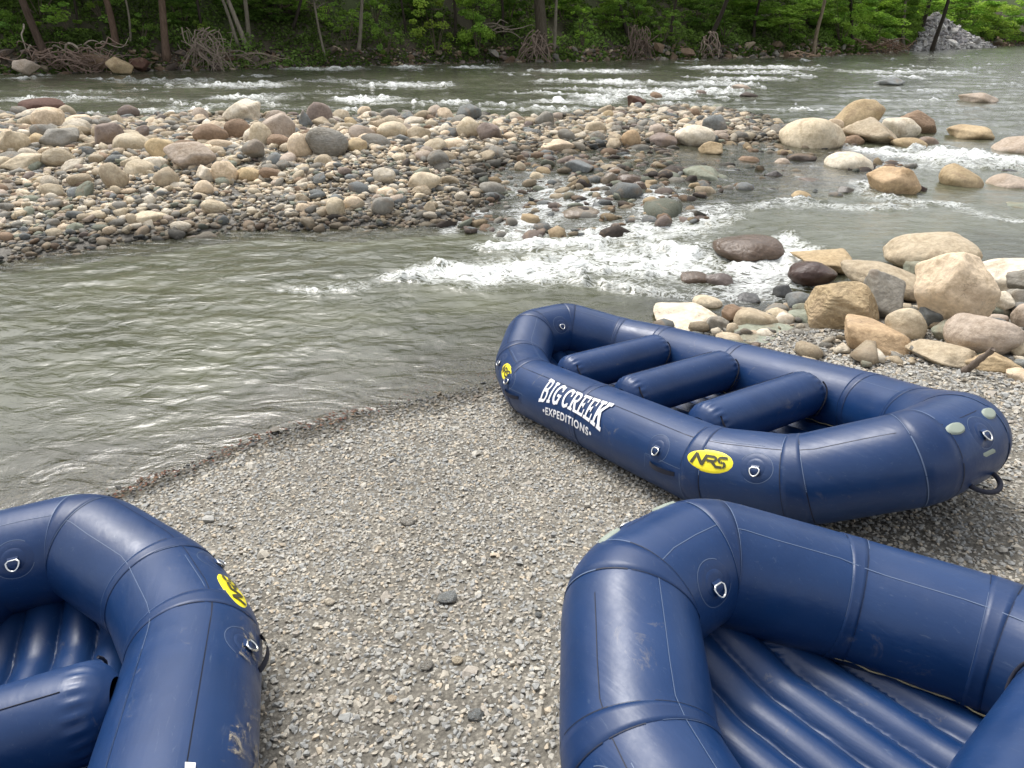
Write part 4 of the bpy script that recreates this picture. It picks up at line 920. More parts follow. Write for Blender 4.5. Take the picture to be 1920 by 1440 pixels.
# middling cobbles, each its own, thrown over the bar between the big ones
protoR = [(k, ('round', 'round', 'slab', 'block')[k % 4]) for k in range(14)]
pl = np.array(placed); cand = []
bb = np.array(bar + shelf); N_ = 26000
X = rng.uniform(bb[:, 0].min(), bb[:, 0].max(), N_); Y = rng.uniform(bb[:, 1].min(), bb[:, 1].max(), N_)
Hh, sB, sS, sP, kB = ground_h(X, Y, True); U, V__, Z_ = px_of(np.c_[X, Y, Hh])
okp = (U > -30) & (U < 1950) & (sB > .05); X, Y, Hh, Z_, U, V__ = [q[okp] for q in (X, Y, Hh, Z_, U, V__)]
cob = []; names_z = []
def zone_of(u, v):
    if u < 330: return 'on the left end of the cobble bar' if v < 370 else 'on the low left beach of the cobble bar'
    if u < 660: return 'left of the middle of the cobble bar' if v < 330 else 'at the pool side left of the middle of the cobble bar'
    if u < 960: return 'on the middle of the cobble bar' if v < 320 else 'at the pool side of the middle of the cobble bar'
    return 'on the right end of the cobble bar'
grid = {}
def try_put(x_, y_, r_, lim):
    if len(pl) and (np.hypot(pl[:, 0]-x_, pl[:, 1]-y_) < pl[:, 2] + r_*lim).any(): return False
    gx0, gy0 = int(x_*2), int(y_*2)
    for a in range(gx0-2, gx0+3):
        for b in range(gy0-2, gy0+3):
            for (u, v, w_) in grid.get((a, b), ()):
                if math.hypot(u-x_, v-y_) < (w_+r_)*lim: return False
    grid.setdefault((gx0, gy0), []).append((x_, y_, r_)); return True
kinds_ = ['tan', 'buff', 'cream', 'pale', 'grey', 'slate', 'pink', 'brown', 'green', 'yellow', 'purple', 'dark']; kw = np.array([.15, .15, .12, .12, .16, .08, .06, .05, .05, .03, .02, .01]); kw /= kw.sum()
words = {'tan': 'tan', 'buff': 'buff', 'cream': 'cream', 'pale': 'pale', 'grey': 'grey', 'slate': 'slate grey', 'pink': 'pinkish', 'brown': 'brown', 'green': 'greenish', 'yellow': 'yellowish', 'purple': 'purplish brown', 'dark': 'dark'}
for i in range(len(X)):
    if len(cob) >= 215: break
    r_ = rng.uniform(.13, .30)*(1. if V__[i] < 360 else .7)*(1.1 if U[i] < 900 else .85)
    if r_*F/Z_[i] < 7.5: continue
    if V__[i] > 390 and rng.uniform() < .8: continue
    if not try_put(X[i], Y[i], r_*.9, .8): continue
    kd = protoR[rng.integers(0, 14)]; me = proto_mesh(kd[0], kd[1]); cn = kinds_[rng.choice(12, p=kw)]
    o = bpy.data.objects.new('cobble', me)
    if len(me.materials) == 0: me.materials.append(M['stone'])
    C.objects.link(o); fl = rng.uniform(.5, .8); o.scale = (r_*rng.uniform(.95, 1.3), r_*rng.uniform(.75, 1.), r_*fl); o.rotation_euler = (rng.normal(0, .25), rng.normal(0, .25), rng.uniform(0, 6.28)); o.location = (X[i], Y[i], Hh[i] + r_*fl*.55)
    c0 = PAL[cn]; k = rng.uniform(.82, 1.08); o.color = (c0[0]*k, c0[1]*k, c0[2]*k, 1); tag(o, f"{words[cn]} {'flattish' if fl < .62 else 'rounded'} cobble {zone_of(U[i], V__[i])}", 'cobble', f"{words[cn]} {'flattish' if fl < .62 else 'rounded'} cobbles {zone_of(U[i], V__[i])}")
    cob.append(o)
# the countless smaller stones of the bar, the shallow shelf and the ground between the boulders
protoS = [ico_stone(k, 2, .26, random.uniform(.34, .7)) for k in range(8)]; prH = [hull_stone(100+k, 16, random.uniform(.22, .6)) for k in range(12)]
N_ = 130000; X = rng.uniform(bb[:, 0].min()-1, bb[:, 0].max()+1, N_); Y = rng.uniform(bb[:, 1].min()-1.2, bb[:, 1].max()+1, N_)
Hh, sB, sS, sP, kB = ground_h(X, Y, True); P3 = np.c_[X, Y, Hh]; D = np.hypot(X, Y)
wB = sstep(sB, -.7, .2); wS = sstep(sS, -.5, .5)*.55
keep = in_frame(P3, 40) & (rng.uniform(size=N_) < np.maximum(wB, wS)*np.clip((14/D)**1.6, .12, 1)*.9); P3 = P3[keep]; D = D[keep]; sBk = sB[keep]
lvk = level(P3[:, 0], P3[:, 1]); patchy = fbm2(P3[:, 0]*.5, P3[:, 1]*.5, 3)
sz = rng.lognormal(math.log(.062), .42, len(P3))*np.clip(D/14, .8, 1.6)*(1 + .5*patchy); sz = np.clip(sz, .02, .24)
P3[:, 2] += sz*rng.uniform(.0, .5, len(P3)); cols = np.array([PAL[k] for k in kinds_])
kw2 = np.array([.14, .12, .08, .17, .24, .10, .03, .03, .06, .01, .01, .01]); kw2 /= kw2.sum()
cc = cols[rng.choice(12, len(P3), p=kw2)]*rng.uniform(.7, 1.05, (len(P3), 1)); wet = sstep(-(P3[:, 2] - lvk), -.16, -.03); lowb = sstep(-sBk, -1.6, -.3)*.25; cc = cc*(1 - .62*wet[:, None])*(1-lowb[:, None])
V_, T_, C_ = merged('cobbles', protoS + prH, P3, sz, cc, .35)
tag(link('river_cobbles', npmesh('river_cobbles', V_, T_, True, {'col': C_}), M['stones']), 'countless small grey and tan stones making up the cobble bar and its wet edges', 'cobble bed', kind='stuff')
# stones breaking the surface of the shallows and the cascade
N_ = 7000; X = rng.uniform(-3, 14, N_); Y = rng.uniform(8, 22, N_); Hh, sB, sS, sP, kB = ground_h(X, Y, True); lvk = level(X, Y)
keep = ((sS > -.3) & (rng.uniform(size=N_) < .60)) & (sB < .1) & (sP < 0); rocky = fbm2(X*.55+3, Y*.7, 3); uu = px_of(np.c_[X, Y, lvk])[0]; keep &= (rocky > -.30 + .55*sstep(uu, 1180, 1450)); P3 = np.c_[X, Y, lvk][keep]
sz = rng.lognormal(math.log(.12), .42, len(P3)); P3[:, 2] += sz*rng.uniform(-.35, .15, len(P3)); cols2 = np.array([PAL[k] for k in ('tan', 'grey', 'slate', 'brown', 'purple', 'dark', 'green', 'ochre')])
cc = cols2[rng.choice(8, len(P3), p=[.1, .18, .18, .15, .12, .12, .08, .07])]*rng.uniform(.4, .8, (len(P3), 1))
V_, T_, C_ = merged('shelf', protoS + prH, P3, sz, cc, .35)
tag(link('wet_river_stones', npmesh('wet_river_stones', V_, T_, True, {'col': C_}), M['stones']), 'small dark wet stones breaking the shallow water where it spills over the shelf', 'wet stones', kind='stuff')
# rubble between the piled boulders
N_ = 1500; X = rng.uniform(1.5, 8.5, N_); Y = rng.uniform(4.5, 10.5, N_); Hh, sB, sS, sP, kB = ground_h(X, Y, True); keep = (sP > -.5) & in_frame(np.c_[X, Y, Hh], 40); P3 = np.c_[X, Y, Hh][keep]
sz = rng.lognormal(math.log(.065), .5, len(P3)); P3[:, 2] += sz*rng.uniform(0, .5, len(P3)); cc = cols[rng.choice(12, len(P3), p=kw2)]*rng.uniform(.45, .95, (len(P3), 1))
V_, T_, C_ = merged('rubble', protoS + prH, P3, sz, cc, .4)
tag(link('rubble', npmesh('rubble', V_, T_, True, {'col': C_}), M['stones']), 'small broken stones filling the gaps between the piled boulders', 'rubble', kind='stuff')
# ------------------------------------------------------------------ far bank
n = NT('leaves'); a = n.n('ShaderNodeAttribute', attribute_name='col'); oi = n.n('ShaderNodeObjectInfo')
c = n.mix(1., a.outputs['Color'], oi.outputs['Color'], 'MULTIPLY')
d1 = n.n('ShaderNodeBsdfDiffuse'); n.l(c, d1.inputs['Color']); tl = n.n('ShaderNodeBsdfTranslucent'); n.l(n.mix(1., c, (1.0, 1.15, .55), 'MULTIPLY'), tl.inputs['Color'])
mx = n.n('ShaderNodeMixShader'); mx.inputs[0].default_value = .38; n.l(d1.outputs[0], mx.inputs[1]); n.l(tl.outputs[0], mx.inputs[2]); M['leaf'] = n.done(mx.outputs[0])
n = NT('bark'); tc = n.n('ShaderNodeTexCoord'); oi = n.n('ShaderNodeObjectInfo'); mp = n.n('ShaderNodeMapping'); mp.inputs['Scale'].default_value = (3, 3, .6); n.l(tc.outputs['Object'], mp.inputs['Vector']); f = n.noise(mp.outputs[0], 4, 7, .7)
M['bark'] = n.done(n.bsdf(n.mix(n.mapr(f, .3, .7, 0, 1), n.mix(1., oi.outputs['Color'], (.5, .48, .45), 'MULTIPLY'), n.mix(1., oi.outputs['Color'], (1.3, 1.3, 1.25), 'MULTIPLY')), .9, .15, 0, n.bump(f, .06, .9)))
def leaf_quads(P, size, R_=None, droop=.3):
    m = len(P); a = R_.normal(size=(m, 3)); a /= np.linalg.norm(a, axis=1)[:, None]; a[:, 2] *= .6; b = R_.normal(size=(m, 3)); b = b - a*(a*b).sum(1)[:, None]; b /= np.linalg.norm(b, axis=1)[:, None]
    s = np.asarray(size)[:, None]; k = R_.uniform(.45, .8, (m, 1)); return np.stack([P - a*s, P - b*s*k + a*s*.1, P + a*s, P + b*s*k + a*s*.1], 1).reshape(-1, 3)
def foliage(seed, N_, lumps, leaf, shape='ellipsoid', spread=.30):
    R_ = np.random.default_rng(seed); cen = R_.normal(size=(lumps, 3)); cen /= np.linalg.norm(cen, axis=1)[:, None]; cen *= R_.uniform(.25, .95, (lumps, 1))**.6
    rad = R_.uniform(.5, 1.2, lumps)*spread; li = R_.integers(0, lumps, N_); d = R_.normal(size=(N_, 3)); d /= np.linalg.norm(d, axis=1)[:, None]; rr = R_.uniform(.2, 1, (N_, 1))**.45
    P = cen[li] + d*rr*rad[li][:, None]*[1, 1, .62]; P[:, 2] -= .12*np.hypot(P[:, 0], P[:, 1])**2
    tone = (R_.uniform(.7, 1.25, lumps)[li]*R_.uniform(.75, 1.25, N_))[:, None]; hue = R_.uniform(-.12, .12, lumps)[li][:, None]
    col = np.c_[tone*(.085 + .05*hue), tone*.150, tone*(.038 - .03*hue)]
    V = leaf_quads(P, R_.uniform(.6, 1.3, N_)*leaf, R_); return npmesh('foliage', V, np.arange(N_*4).reshape(-1, 4), False, {'col': np.repeat(col, 4, 0)})
crowns = [foliage(200+k, 5200, 34, .050, spread=.34) for k in range(4)]
bushes = [foliage(300+k, 3000, 20, .055, spread=.36) for k in range(5)]
sprays = [foliage(400+k, 900, 9, .06, spread=.28) for k in range(3)]
for me in crowns + bushes + sprays: me.materials.append(M['leaf'])
def hit(u, v):
    d = ray(u, v); o = np.array([0, 0, HC])
    ts = np.linspace(25, 170, 1400); Q = o + ts[:, None]*d; g_ = ground_h(Q[:, 0], Q[:, 1]); m = np.nonzero(Q[:, 2] < np.maximum(g_, ZU-.05))[0]
    return (Q[m[0]] if len(m) else Q[-1]).copy()
def trunk_path(base, u_top, tall, R_):
    d = ray(u_top, 0); t = base[1]/d[1]; P0 = np.array([t*d[0], base[1], HC + t*d[2]]); dr = P0 - base; h0 = max(dr[2], .8); dr = dr/h0
    z = np.linspace(0, tall, 22); lean = np.minimum(z, h0*1.6) + np.maximum(z - h0*1.6, 0)*.3; w_ = R_.uniform(.03, .10)
    return np.c_[base[0] + dr[0]*lean + w_*np.sin(z*1.1 + R_.uniform(0, 6)), base[1] + .0*z + w_*np.sin(z*.8), base[2] - .3 + z]
GT = 'trees along the far bank'
def tree(u, v, wpx, utop, label, bark=(.13, .10, .075), tall=14, crown_h=7.5, cr=2.9, tint=(1, 1, 1), gr=GT, low=False):
    b = hit(u, v); R_ = np.random.default_rng(int(u*3+wpx)); dist = px_of(b)[2]; r0 = max(.04, wpx/2*dist/F)
    T = empty('tree', b); P = trunk_path(b, utop, tall, R_) - b; z = P[:, 2]
    rs = r0*(1 - .7*np.clip(z/tall, 0, 1))*(1 + .55*np.exp(-np.clip(z+.3, 0, 9)/.35))*.8; bf = sweep(P, r0, 10, rs=rs)
    for k in range(9):      # limbs
        i = R_.integers(8, 20); a = R_.uniform(0, 2*PI); L = R_.uniform(1.2, 2.8); q = np.linspace(0, 1, 7)[:, None]; sweep(P[i] + q*np.array([math.cos(a)*L, math.sin(a)*L, L*.55]) + q**2*[0, 0, -.3], .05, 6, rs=r0*.34*(1-q[:, 0]*.75), buf=bf)
    tr_ = bf.obj('trunk', [M['bark']], T); tr_.color = (*bark, 1)
    top = P[-5]
    for k in range(2 if not low else 3):
        cm = crowns[R_.integers(0, 4)]; o = bpy.data.objects.new('crown', cm); C.objects.link(o); o.parent = T; s = cr*R_.uniform(.8, 1.15); o.scale = (s, s, s*.8)
        o.location = (top[0] + R_.normal()*cr*.35, top[1] + R_.normal()*cr*.35, crown_h + (tall-crown_h)*(k+.3)/2.2); o.rotation_euler = (0, 0, R_.uniform(0, 6.28)); o.color = (*tint, 1)
    tag(T, label, 'tree', gr); return T
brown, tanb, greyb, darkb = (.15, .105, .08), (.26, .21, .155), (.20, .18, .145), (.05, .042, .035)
tree(78, 128, 18, 18, 'thick dark reddish tree leaning at the far left of the bank', (.10, .072, .058))
tree(208, 104, 15, 176, 'reddish brown tree leaning left, second trunk from the left', (.14, .095, .072))
tree(300, 122, 17, 284, 'straight brown tree with a thick trunk left of the arching roots', brown)
tree(232, 96, 5, 214, 'thin grey sapling between the two brown trees at left', greyb, tall=9, cr=2.2)
tree(438, 98, 8, 398, 'leftmost and thinnest leaning trunk of the pale pair above the arching roots', greyb)
tree(448, 96, 11, 412, 'thicker pale leaning trunk of the pair above the arching roots', (.26, .23, .19))
tree(456, 92, 10, 441, 'upright grey tree just right of the pale leaning pair', greyb)
tree(600, 124, 6, 572, 'thin young tree leaning over the water edge left of centre', greyb, tall=9, cr=2.4)
tree(657, 100, 9, 664, 'slim grey brown tree between the grassy slope and the light shrub', greyb, tall=11)
tree(1003, 92, 30, 997, 'stout dark tree standing on a fan of bare roots', (.10, .085, .065), tall=14)
tree(1025, 92, 8, 1029, 'slim tree right beside the stout dark one with bare roots', greyb)
tree(1168, 62, 9, 1148, 'dark leaning tree above the second root tangle', darkb)
tree(1312, 82, 11, 1342, 'dark crooked tree leaning right over drooping roots', darkb)
tree(1512, 91, 9, 1528, 'slender pale tan tree rising straight from the bank', tanb)
tree(1585, 66, 7, 1583, 'thin dark tree in the bright foliage right of the pale tan tree', darkb, cr=3.2)
tree(1682, 78, 8, 1682, 'thin grey tree left of the grey rock slope', greyb)
tree(1708, 76, 11, 1724, 'dark tree in front of the grey rock slope, left of a pair', darkb)
tree(1735, 80, 10, 1758, 'dark leaning tree in front of the grey rock slope, right of a pair', darkb)
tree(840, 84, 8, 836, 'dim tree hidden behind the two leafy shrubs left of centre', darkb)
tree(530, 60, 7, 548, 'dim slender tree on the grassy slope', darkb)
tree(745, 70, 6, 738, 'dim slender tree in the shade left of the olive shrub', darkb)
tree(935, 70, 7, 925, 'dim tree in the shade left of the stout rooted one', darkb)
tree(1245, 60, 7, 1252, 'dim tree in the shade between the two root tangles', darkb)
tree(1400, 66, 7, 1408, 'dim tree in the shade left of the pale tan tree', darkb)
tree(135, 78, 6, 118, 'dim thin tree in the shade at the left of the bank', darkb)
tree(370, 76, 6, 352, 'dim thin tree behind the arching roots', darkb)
GS2 = 'leafy shrubs along the far bank'
def shrub(u, v, w, hgt, label, tint, sparse=False, gr=GS2):
    b = hit(u, v); dist = px_of(b)[2]; R_ = np.random.default_rng(int(u*5+v)); T = empty('shrub', b); W2 = w/2*dist/F; H2 = hgt*dist/F
    bf = Buf()
    for k in range(6):
        a = R_.uniform(0, 2*PI); L = H2*R_.uniform(.6, .95); q = np.linspace(0, 1, 7)[:, None]; sweep(q*np.array([math.cos(a)*W2*.6, math.sin(a)*W2*.5, L]) + (q*(1-q))*[0, 0, .3] - [0, 0, .15], .03, 6, rs=.045*(1.1-q[:, 0]), buf=bf)
    s = bf.obj('stem', [M['bark']], T); s.color = (.12, .10, .075, 1); nb = 2 if H2 > 2 else 1
    for k in range(nb):
        me = (sprays if sparse else bushes)[R_.integers(0, 3)]; o = bpy.data.objects.new('crown', me); C.objects.link(o); o.parent = T; o.scale = (W2*1.05, W2*.9, H2*.55/nb*1.25); o.location = (R_.normal()*W2*.12, R_.normal()*.15, H2*(.5 if nb == 1 else (.3, .78)[k])); o.rotation_euler = (0, 0, R_.uniform(0, 6.28)); o.color = (*tint, 1)
    tag(T, label, 'shrub', gr)
BR, MD, DK, OL = (3.0, 2.7, 2.1), (2.3, 2.1, 1.8), (1.6, 1.55, 1.4), (3.3, 2.6, 2.2)
for q in [(884, 112, 84, 122, 'bright green shrub with big leaves left of the stout rooted tree', BR), (805, 108, 92, 112, 'light olive airy shrub left of the bright green one', OL, True), (712, 108, 54, 50, 'dull green low shrub left of the olive airy one', MD, True),
          (1078, 84, 44, 62, 'bright small shrub right of the stout rooted tree', BR, True), (1128, 50, 90, 60, 'leafy green shrub high on the bank above the bright small one', MD), (1040, 34, 90, 50, 'leafy branches over the stout rooted tree', MD),
          (1230, 74, 60, 50, 'low green shrub between the two root tangles', MD, True), (1395, 46, 150, 70, 'broad bright shrub mass above the drooping roots', BR), (1466, 62, 80, 64, 'bright green shrub left of the pale tan tree', MD),
          (1562, 70, 90, 88, 'bright green shrub right of the pale tan tree', BR), (1622, 66, 90, 80, 'yellow green shrub above the brown brush', BR), (1676, 66, 60, 74, 'green shrub next to the rock slope', MD),
          (1795, 44, 100, 60, 'bright leafy shrub over the top of the rock slope', BR), (1842, 58, 80, 66, 'pale green tree like shrub beyond the rock slope', OL), (1892, 62, 100, 70, 'bright green far shrub at the right end of the bank', BR),
          (62, 52, 150, 60, 'light green leafy shrub at the top left', BR, True), (100, 88, 100, 50, 'light green shrub behind the left brush pile', BR, True), (255, 92, 60, 40, 'fresh green shrub right of the second trunk', MD, True), (182, 58, 90, 60, 'mid green shrub at the top left behind the brown trees', MD, True),
          (330, 62, 80, 60, 'green shrub right of the thick brown trunk', DK), (372, 92, 46, 34, 'small yellow green shrub inside the arching roots', OL, True), (505, 46, 120, 60, 'dark green shrub high right of the pale leaning pair', DK), (592, 50, 90, 50, 'bright grassy shrub on the open slope', BR, True),
          (640, 84, 70, 60, 'green shrub at the foot of the slim grey brown tree', MD, True), (940, 46, 70, 60, 'dark green shrub left behind the stout tree', DK), (770, 40, 90, 50, 'dark shrub above the olive airy one', DK), (1300, 44, 90, 56, 'dark green shrub left of the crooked tree', DK),
          (1180, 34, 60, 40, 'green shrub above the second root tangle', MD), (1500, 34, 90, 50, 'bright foliage clump behind the pale tan tree', BR), (1345, 66, 60, 44, 'dull shrub right of the drooping roots', DK, True), (1640, 36, 120, 60, 'bright foliage high right of the pale tan tree', BR),
          (1720, 30, 80, 46, 'bright foliage above the left edge of the rock slope', BR), (20, 96, 70, 50, 'dark shrub cut by the left edge', DK), (430, 40, 100, 50, 'green shrub above the arching roots', DK), (690, 46, 80, 50, 'green shrub left of the dim slender tree', MD, True)]:
    shrub(*q)
# roots, brush and bare logs
def tangle(u, v, w, hgt, N_, label, cat, col, arch=True, r_=.05, seed=0):
    b = hit(u, v); dist = px_of(b)[2]; k = dist/F; R_ = np.random.default_rng(seed + int(u)); bf = Buf(); W2, H2 = w*k/2, hgt*k
    for i in range(N_):
        q = np.linspace(0, 1, 12)[:, None]
        if arch == 1:   s0 = np.array([R_.normal()*.42*W2, R_.uniform(0, .5), H2*R_.uniform(.35, 1.05)]); e0 = np.array([R_.uniform(-1, 1)*W2, R_.uniform(-1.1, .2), R_.uniform(-.1, .15)]); m_ = (s0+e0)/2 + [R_.normal()*.25*W2, R_.normal()*.3, H2*R_.uniform(.0, .5)]
        elif arch == 2: s0 = np.array([R_.uniform(-1, 1)*W2, R_.uniform(-.8, .6), R_.uniform(0, .7)*H2]); a = R_.uniform(-.5, .5); L = W2*R_.uniform(.4, .9)*R_.choice([-1, 1]); e0 = s0 + [L*math.cos(a), R_.normal()*.3, L*math.sin(a)*.5]; m_ = (s0+e0)/2 + [0, 0, R_.normal()*.15]
        else: s0 = np.array([R_.uniform(-1, -.2)*W2, R_.uniform(-.3, .3), R_.uniform(0, .5)*H2]); e0 = s0 + [W2*R_.uniform(.8, 1.6), R_.normal()*.3, R_.normal()*.12]; m_ = (s0+e0)/2 + [0, 0, .05]
        P = (1-q)**2*s0 + 2*q*(1-q)*m_ + q*q*e0; P = P + .05*np.sin(q*R_.uniform(5, 14) + R_.uniform(0, 6, 3)) + W2*.16*np.sin(q*R_.uniform(2, 6, 3) + R_.uniform(0, 6, 3))*np.sin(q*PI); sweep(P, r_, 6, rs=r_*R_.uniform(.45, 1.3)*(1.15 - .75*q[:, 0]), buf=bf)
    o = bf.obj(label[0], [M['bark']], None, loc=b + [0, -.3, 0]); o.color = (*col, 1); tag(o, label[1], cat, None)
tangle(125, 150, 150, 56, 80, ('brush_pile', 'heap of pinkish brown flood brush at the left end of the far bank'), 'brush pile', (.30, .22, .185), 2, .035)
tangle(150, 132, 120, 44, 14, ('driftwood_branches', 'pale bare branches lying across the left brush pile'), 'driftwood', (.42, .36, .30), 2, .055, 5)
tangle(55, 128, 20, 60, 2, ('snag', 'pale pole sticking up out of the left brush pile'), 'dead branch', (.42, .37, .31), 1, .06, 9)
tangle(385, 140, 100, 66, 60, ('root_tangle', 'grey arching dead branches drooping to the water'), 'roots', (.34, .28, .235), 1, .030, 2)
tangle(460, 130, 130, 26, 12, ('driftwood_branches', 'thin bare branches lying right of the arching ones'), 'driftwood', (.30, .25, .2), 3, .04, 3)
tangle(990, 114, 80, 50, 30, ('root_tangle', 'fan of thick bare roots below the stout dark tree'), 'roots', (.27, .21, .175), 1, .055, 4)
tangle(930, 66, 90, 34, 8, ('dead_branches', 'pale forked dead branches left of the stout dark tree'), 'dead branch', (.34, .29, .24), 3, .05, 5)
tangle(1185, 104, 64, 54, 34, ('root_tangle', 'dark matted roots hanging over the bank right of centre'), 'roots', (.19, .145, .12), 1, .05, 6)
tangle(1312, 98, 44, 40, 14, ('root_tangle', 'drooping pale roots under the crooked dark tree'), 'roots', (.30, .24, .2), 1, .05, 7)
tangle(1470, 96, 84, 10, 9, ('fallen_log', 'bare pale orange logs lying along the water edge'), 'log', (.46, .33, .24), 3, .10, 8)
tangle(1610, 84, 120, 30, 40, ('brush_pile', 'brown brush heap below the yellow green shrub'), 'brush pile', (.17, .12, .09), 2, .05, 10)
tangle(1655, 80, 60, 18, 12, ('driftwood_branches', 'reddish brown driftwood near the grey rock slope'), 'driftwood', (.22, .12, .09), 3, .06, 11)
tangle(555, 28, 90, 16, 4, ('fallen_log', 'thin fallen log high on the open slope'), 'log', (.24, .19, .14), 3, .07, 12)
# stones and earth along the foot of the bank
N_ = 7000; s_ = rng.uniform(0, 1, N_); bk = np.array(bank[1:-1]); sg_ = s_*(len(bk)-1); i0 = np.minimum(sg_.astype(int), len(bk)-2); Pb = bk[i0] + (bk[i0+1]-bk[i0])*(sg_-i0)[:, None]
dn = np.array([-(bk[i0+1]-bk[i0])[:, 1], (bk[i0+1]-bk[i0])[:, 0]]).T; dn /= np.linalg.norm(dn, axis=1)[:, None]; off = rng.uniform(-.25, 1.3, N_); Pb = Pb + dn*off[:, None]
P3 = np.c_[Pb, np.maximum(ground_h(Pb[:, 0], Pb[:, 1]), ZU-.1)]; sz = rng.lognormal(math.log(.10), .55, N_)*np.clip(np.hypot(P3[:, 0], P3[:, 1])/45, .7, 2); P3[:, 2] += sz*.2
cb = np.array([PAL[k] for k in ('brown', 'grey', 'tan', 'purple', 'dark')]); cc = cb[rng.choice(5, N_, p=[.4, .2, .12, .13, .15])]*rng.uniform(.35, .85, (N_, 1))
V_, T_, C_ = merged('bank', prH, P3, sz, cc, .5)
tag(link('bank_rubble', npmesh('bank_rubble', V_, T_, False, {'col': C_}), M['stones']), 'brown and grey broken rock along the foot of the far bank', 'bank rocks', kind='stuff')
S_((190, 124, 234, 152), -.75, 'ochre', 'block', 'yellowish square boulder at the foot of the left bank', group='boulders at the foot of the far bank', depth=.7)
S_((135, 118, 190, 148), -.75, 'brown', 'slab', 'brown flat boulder left of the yellowish square one', group='boulders at the foot of the far bank', depth=.7)
S_((15, 132, 60, 158), -.75, 'pink', 'block', 'pinkish brown boulder at the left end of the far bank', group='boulders at the foot of the far bank', depth=.7)
S_((232, 124, 268, 146), -.75, 'redbrown', 'block', 'reddish boulder right of the yellowish square one', group='boulders at the foot of the far bank', depth=.7)
S_((272, 120, 292, 134), -.6, 'tan', 'round', 'small tan boulder under the thick brown trunk', group='boulders at the foot of the far bank', depth=.7)
# undergrowth on the slope
N_ = 170000; s_ = rng.uniform(0, 1, N_)**1.0; sg_ = s_*(len(bk)-1); i0 = np.minimum(sg_.astype(int), len(bk)-2); Pb = bk[i0] + (bk[i0+1]-bk[i0])*(sg_-i0)[:, None]
dn = np.array([-(bk[i0+1]-bk[i0])[:, 1], (bk[i0+1]-bk[i0])[:, 0]]).T; dn /= np.linalg.norm(dn, axis=1)[:, None]; off = .25 + rng.uniform(0, 1, N_)**1.5*14; Pb = Pb + dn*off[:, None]
q = fbm2(Pb[:, 0]*.45, Pb[:, 1]*.45, 3); q2 = fbm2(Pb[:, 0]*.12+9, Pb[:, 1]*.12, 3); keep = (rng.uniform(size=N_) < sstep(q, -.45, .05)) ; Pb, off, q, q2 = Pb[keep], off[keep], q[keep], q2[keep]
D = np.hypot(Pb[:, 0], Pb[:, 1]); P3 = np.c_[Pb, ground_h(Pb[:, 0], Pb[:, 1]) + rng.uniform(0, 1, len(Pb))**2*(.25 + .8*sstep(q, 0, .5))]
tone = rng.uniform(.5, 1.35, len(Pb))*(.95 + 1.3*sstep(q2, -.1, .45)); col = np.c_[tone*.095, tone*.145, tone*.040]; V_ = leaf_quads(P3, rng.uniform(.06, .15, len(Pb))*np.clip(D/50, .8, 1.8), rng)
tag(link('undergrowth', npmesh('undergrowth', V_, np.arange(len(V_)).reshape(-1, 4), False, {'col': np.repeat(col, 4, 0)}), M['leaf']), 'low green plants and ground cover on the shaded far slope', 'undergrowth', kind='stuff')
# unseen crowns over the hillside, added for shade and water reflections
WV, WF, WC = [], [], []; off_ = 0
base_m = [(np.array([v.co[:] for v in m.vertices]), np.repeat(np.random.default_rng(5+k).uniform(.6, 1.3, len(m.vertices)//4)[:, None]*[[.075, .125, .035]], 4, 0)) for k, m in enumerate(crowns[:2])]
for i in range(44):
    s1 = rng.uniform(0, len(bk)-3.5); a_ = int(s1); Pq = bk[a_] + (bk[a_+1]-bk[a_])*(s1-a_); dq = bk[a_+1]-bk[a_]; dq = np.array([-dq[1], dq[0]])/np.linalg.norm(dq); o_ = rng.uniform(9, 36); Pq = Pq + dq*o_
    V, cl = base_m[i % 2]; V = V[::1]; sc_ = rng.uniform(4, 7); gz_ = float(ground_h(np.array([Pq[0]]), np.array([Pq[1]]))[0]); X_ = V*[sc_, sc_, sc_*.9] + [Pq[0], Pq[1], gz_ + rng.uniform(6, 12)]
    WV.append(X_); WC.append(cl*rng.uniform(.8, 1.2))
WV = np.concatenate(WV); WC = np.concatenate(WC)
w_ = link('unseen_canopy', npmesh('unseen_canopy', WV, np.arange(len(WV)).reshape(-1, 4), False, {'col': WC}), M['leaf']); tag(w_, 'unseen green tree crowns added above the far bank for shade and reflections', 'unseen_canopy', kind='stuff')
# grey rock slope at the bend of the river
A = at(1700, 81, ZU); B = at(1850, 70.5, ZU); dA = ray(1738, 8); tA = (A[1] + 9)/dA[1]; Ap = np.array([0, 0, HC]) + tA*dA; dB = ray(1775, 34); tB = ((A[1]+B[1])/2 + 6)/dB[1]; Bp = np.array([0, 0, HC]) + tB*dB
tri = [(A, B, Bp), (A, Bp, Ap)]; Pr = []
for a, b, c_ in tri:
    u = rng.uniform(size=(2200, 2)); m = u.sum(1) > 1; u[m] = 1-u[m]; Pr.append(a + (b-a)*u[:, :1] + (c_-a)*u[:, 1:])
Pr = np.concatenate(Pr); Pr += rng.normal(0, .12, Pr.shape); sz = rng.lognormal(math.log(.26), .45, len(Pr)); cc = np.array([(.30, .30, .31), (.42, .42, .43), (.22, .22, .24), (.5, .5, .5)])[rng.integers(0, 4, len(Pr))]*rng.uniform(.75, 1.1, (len(Pr), 1))
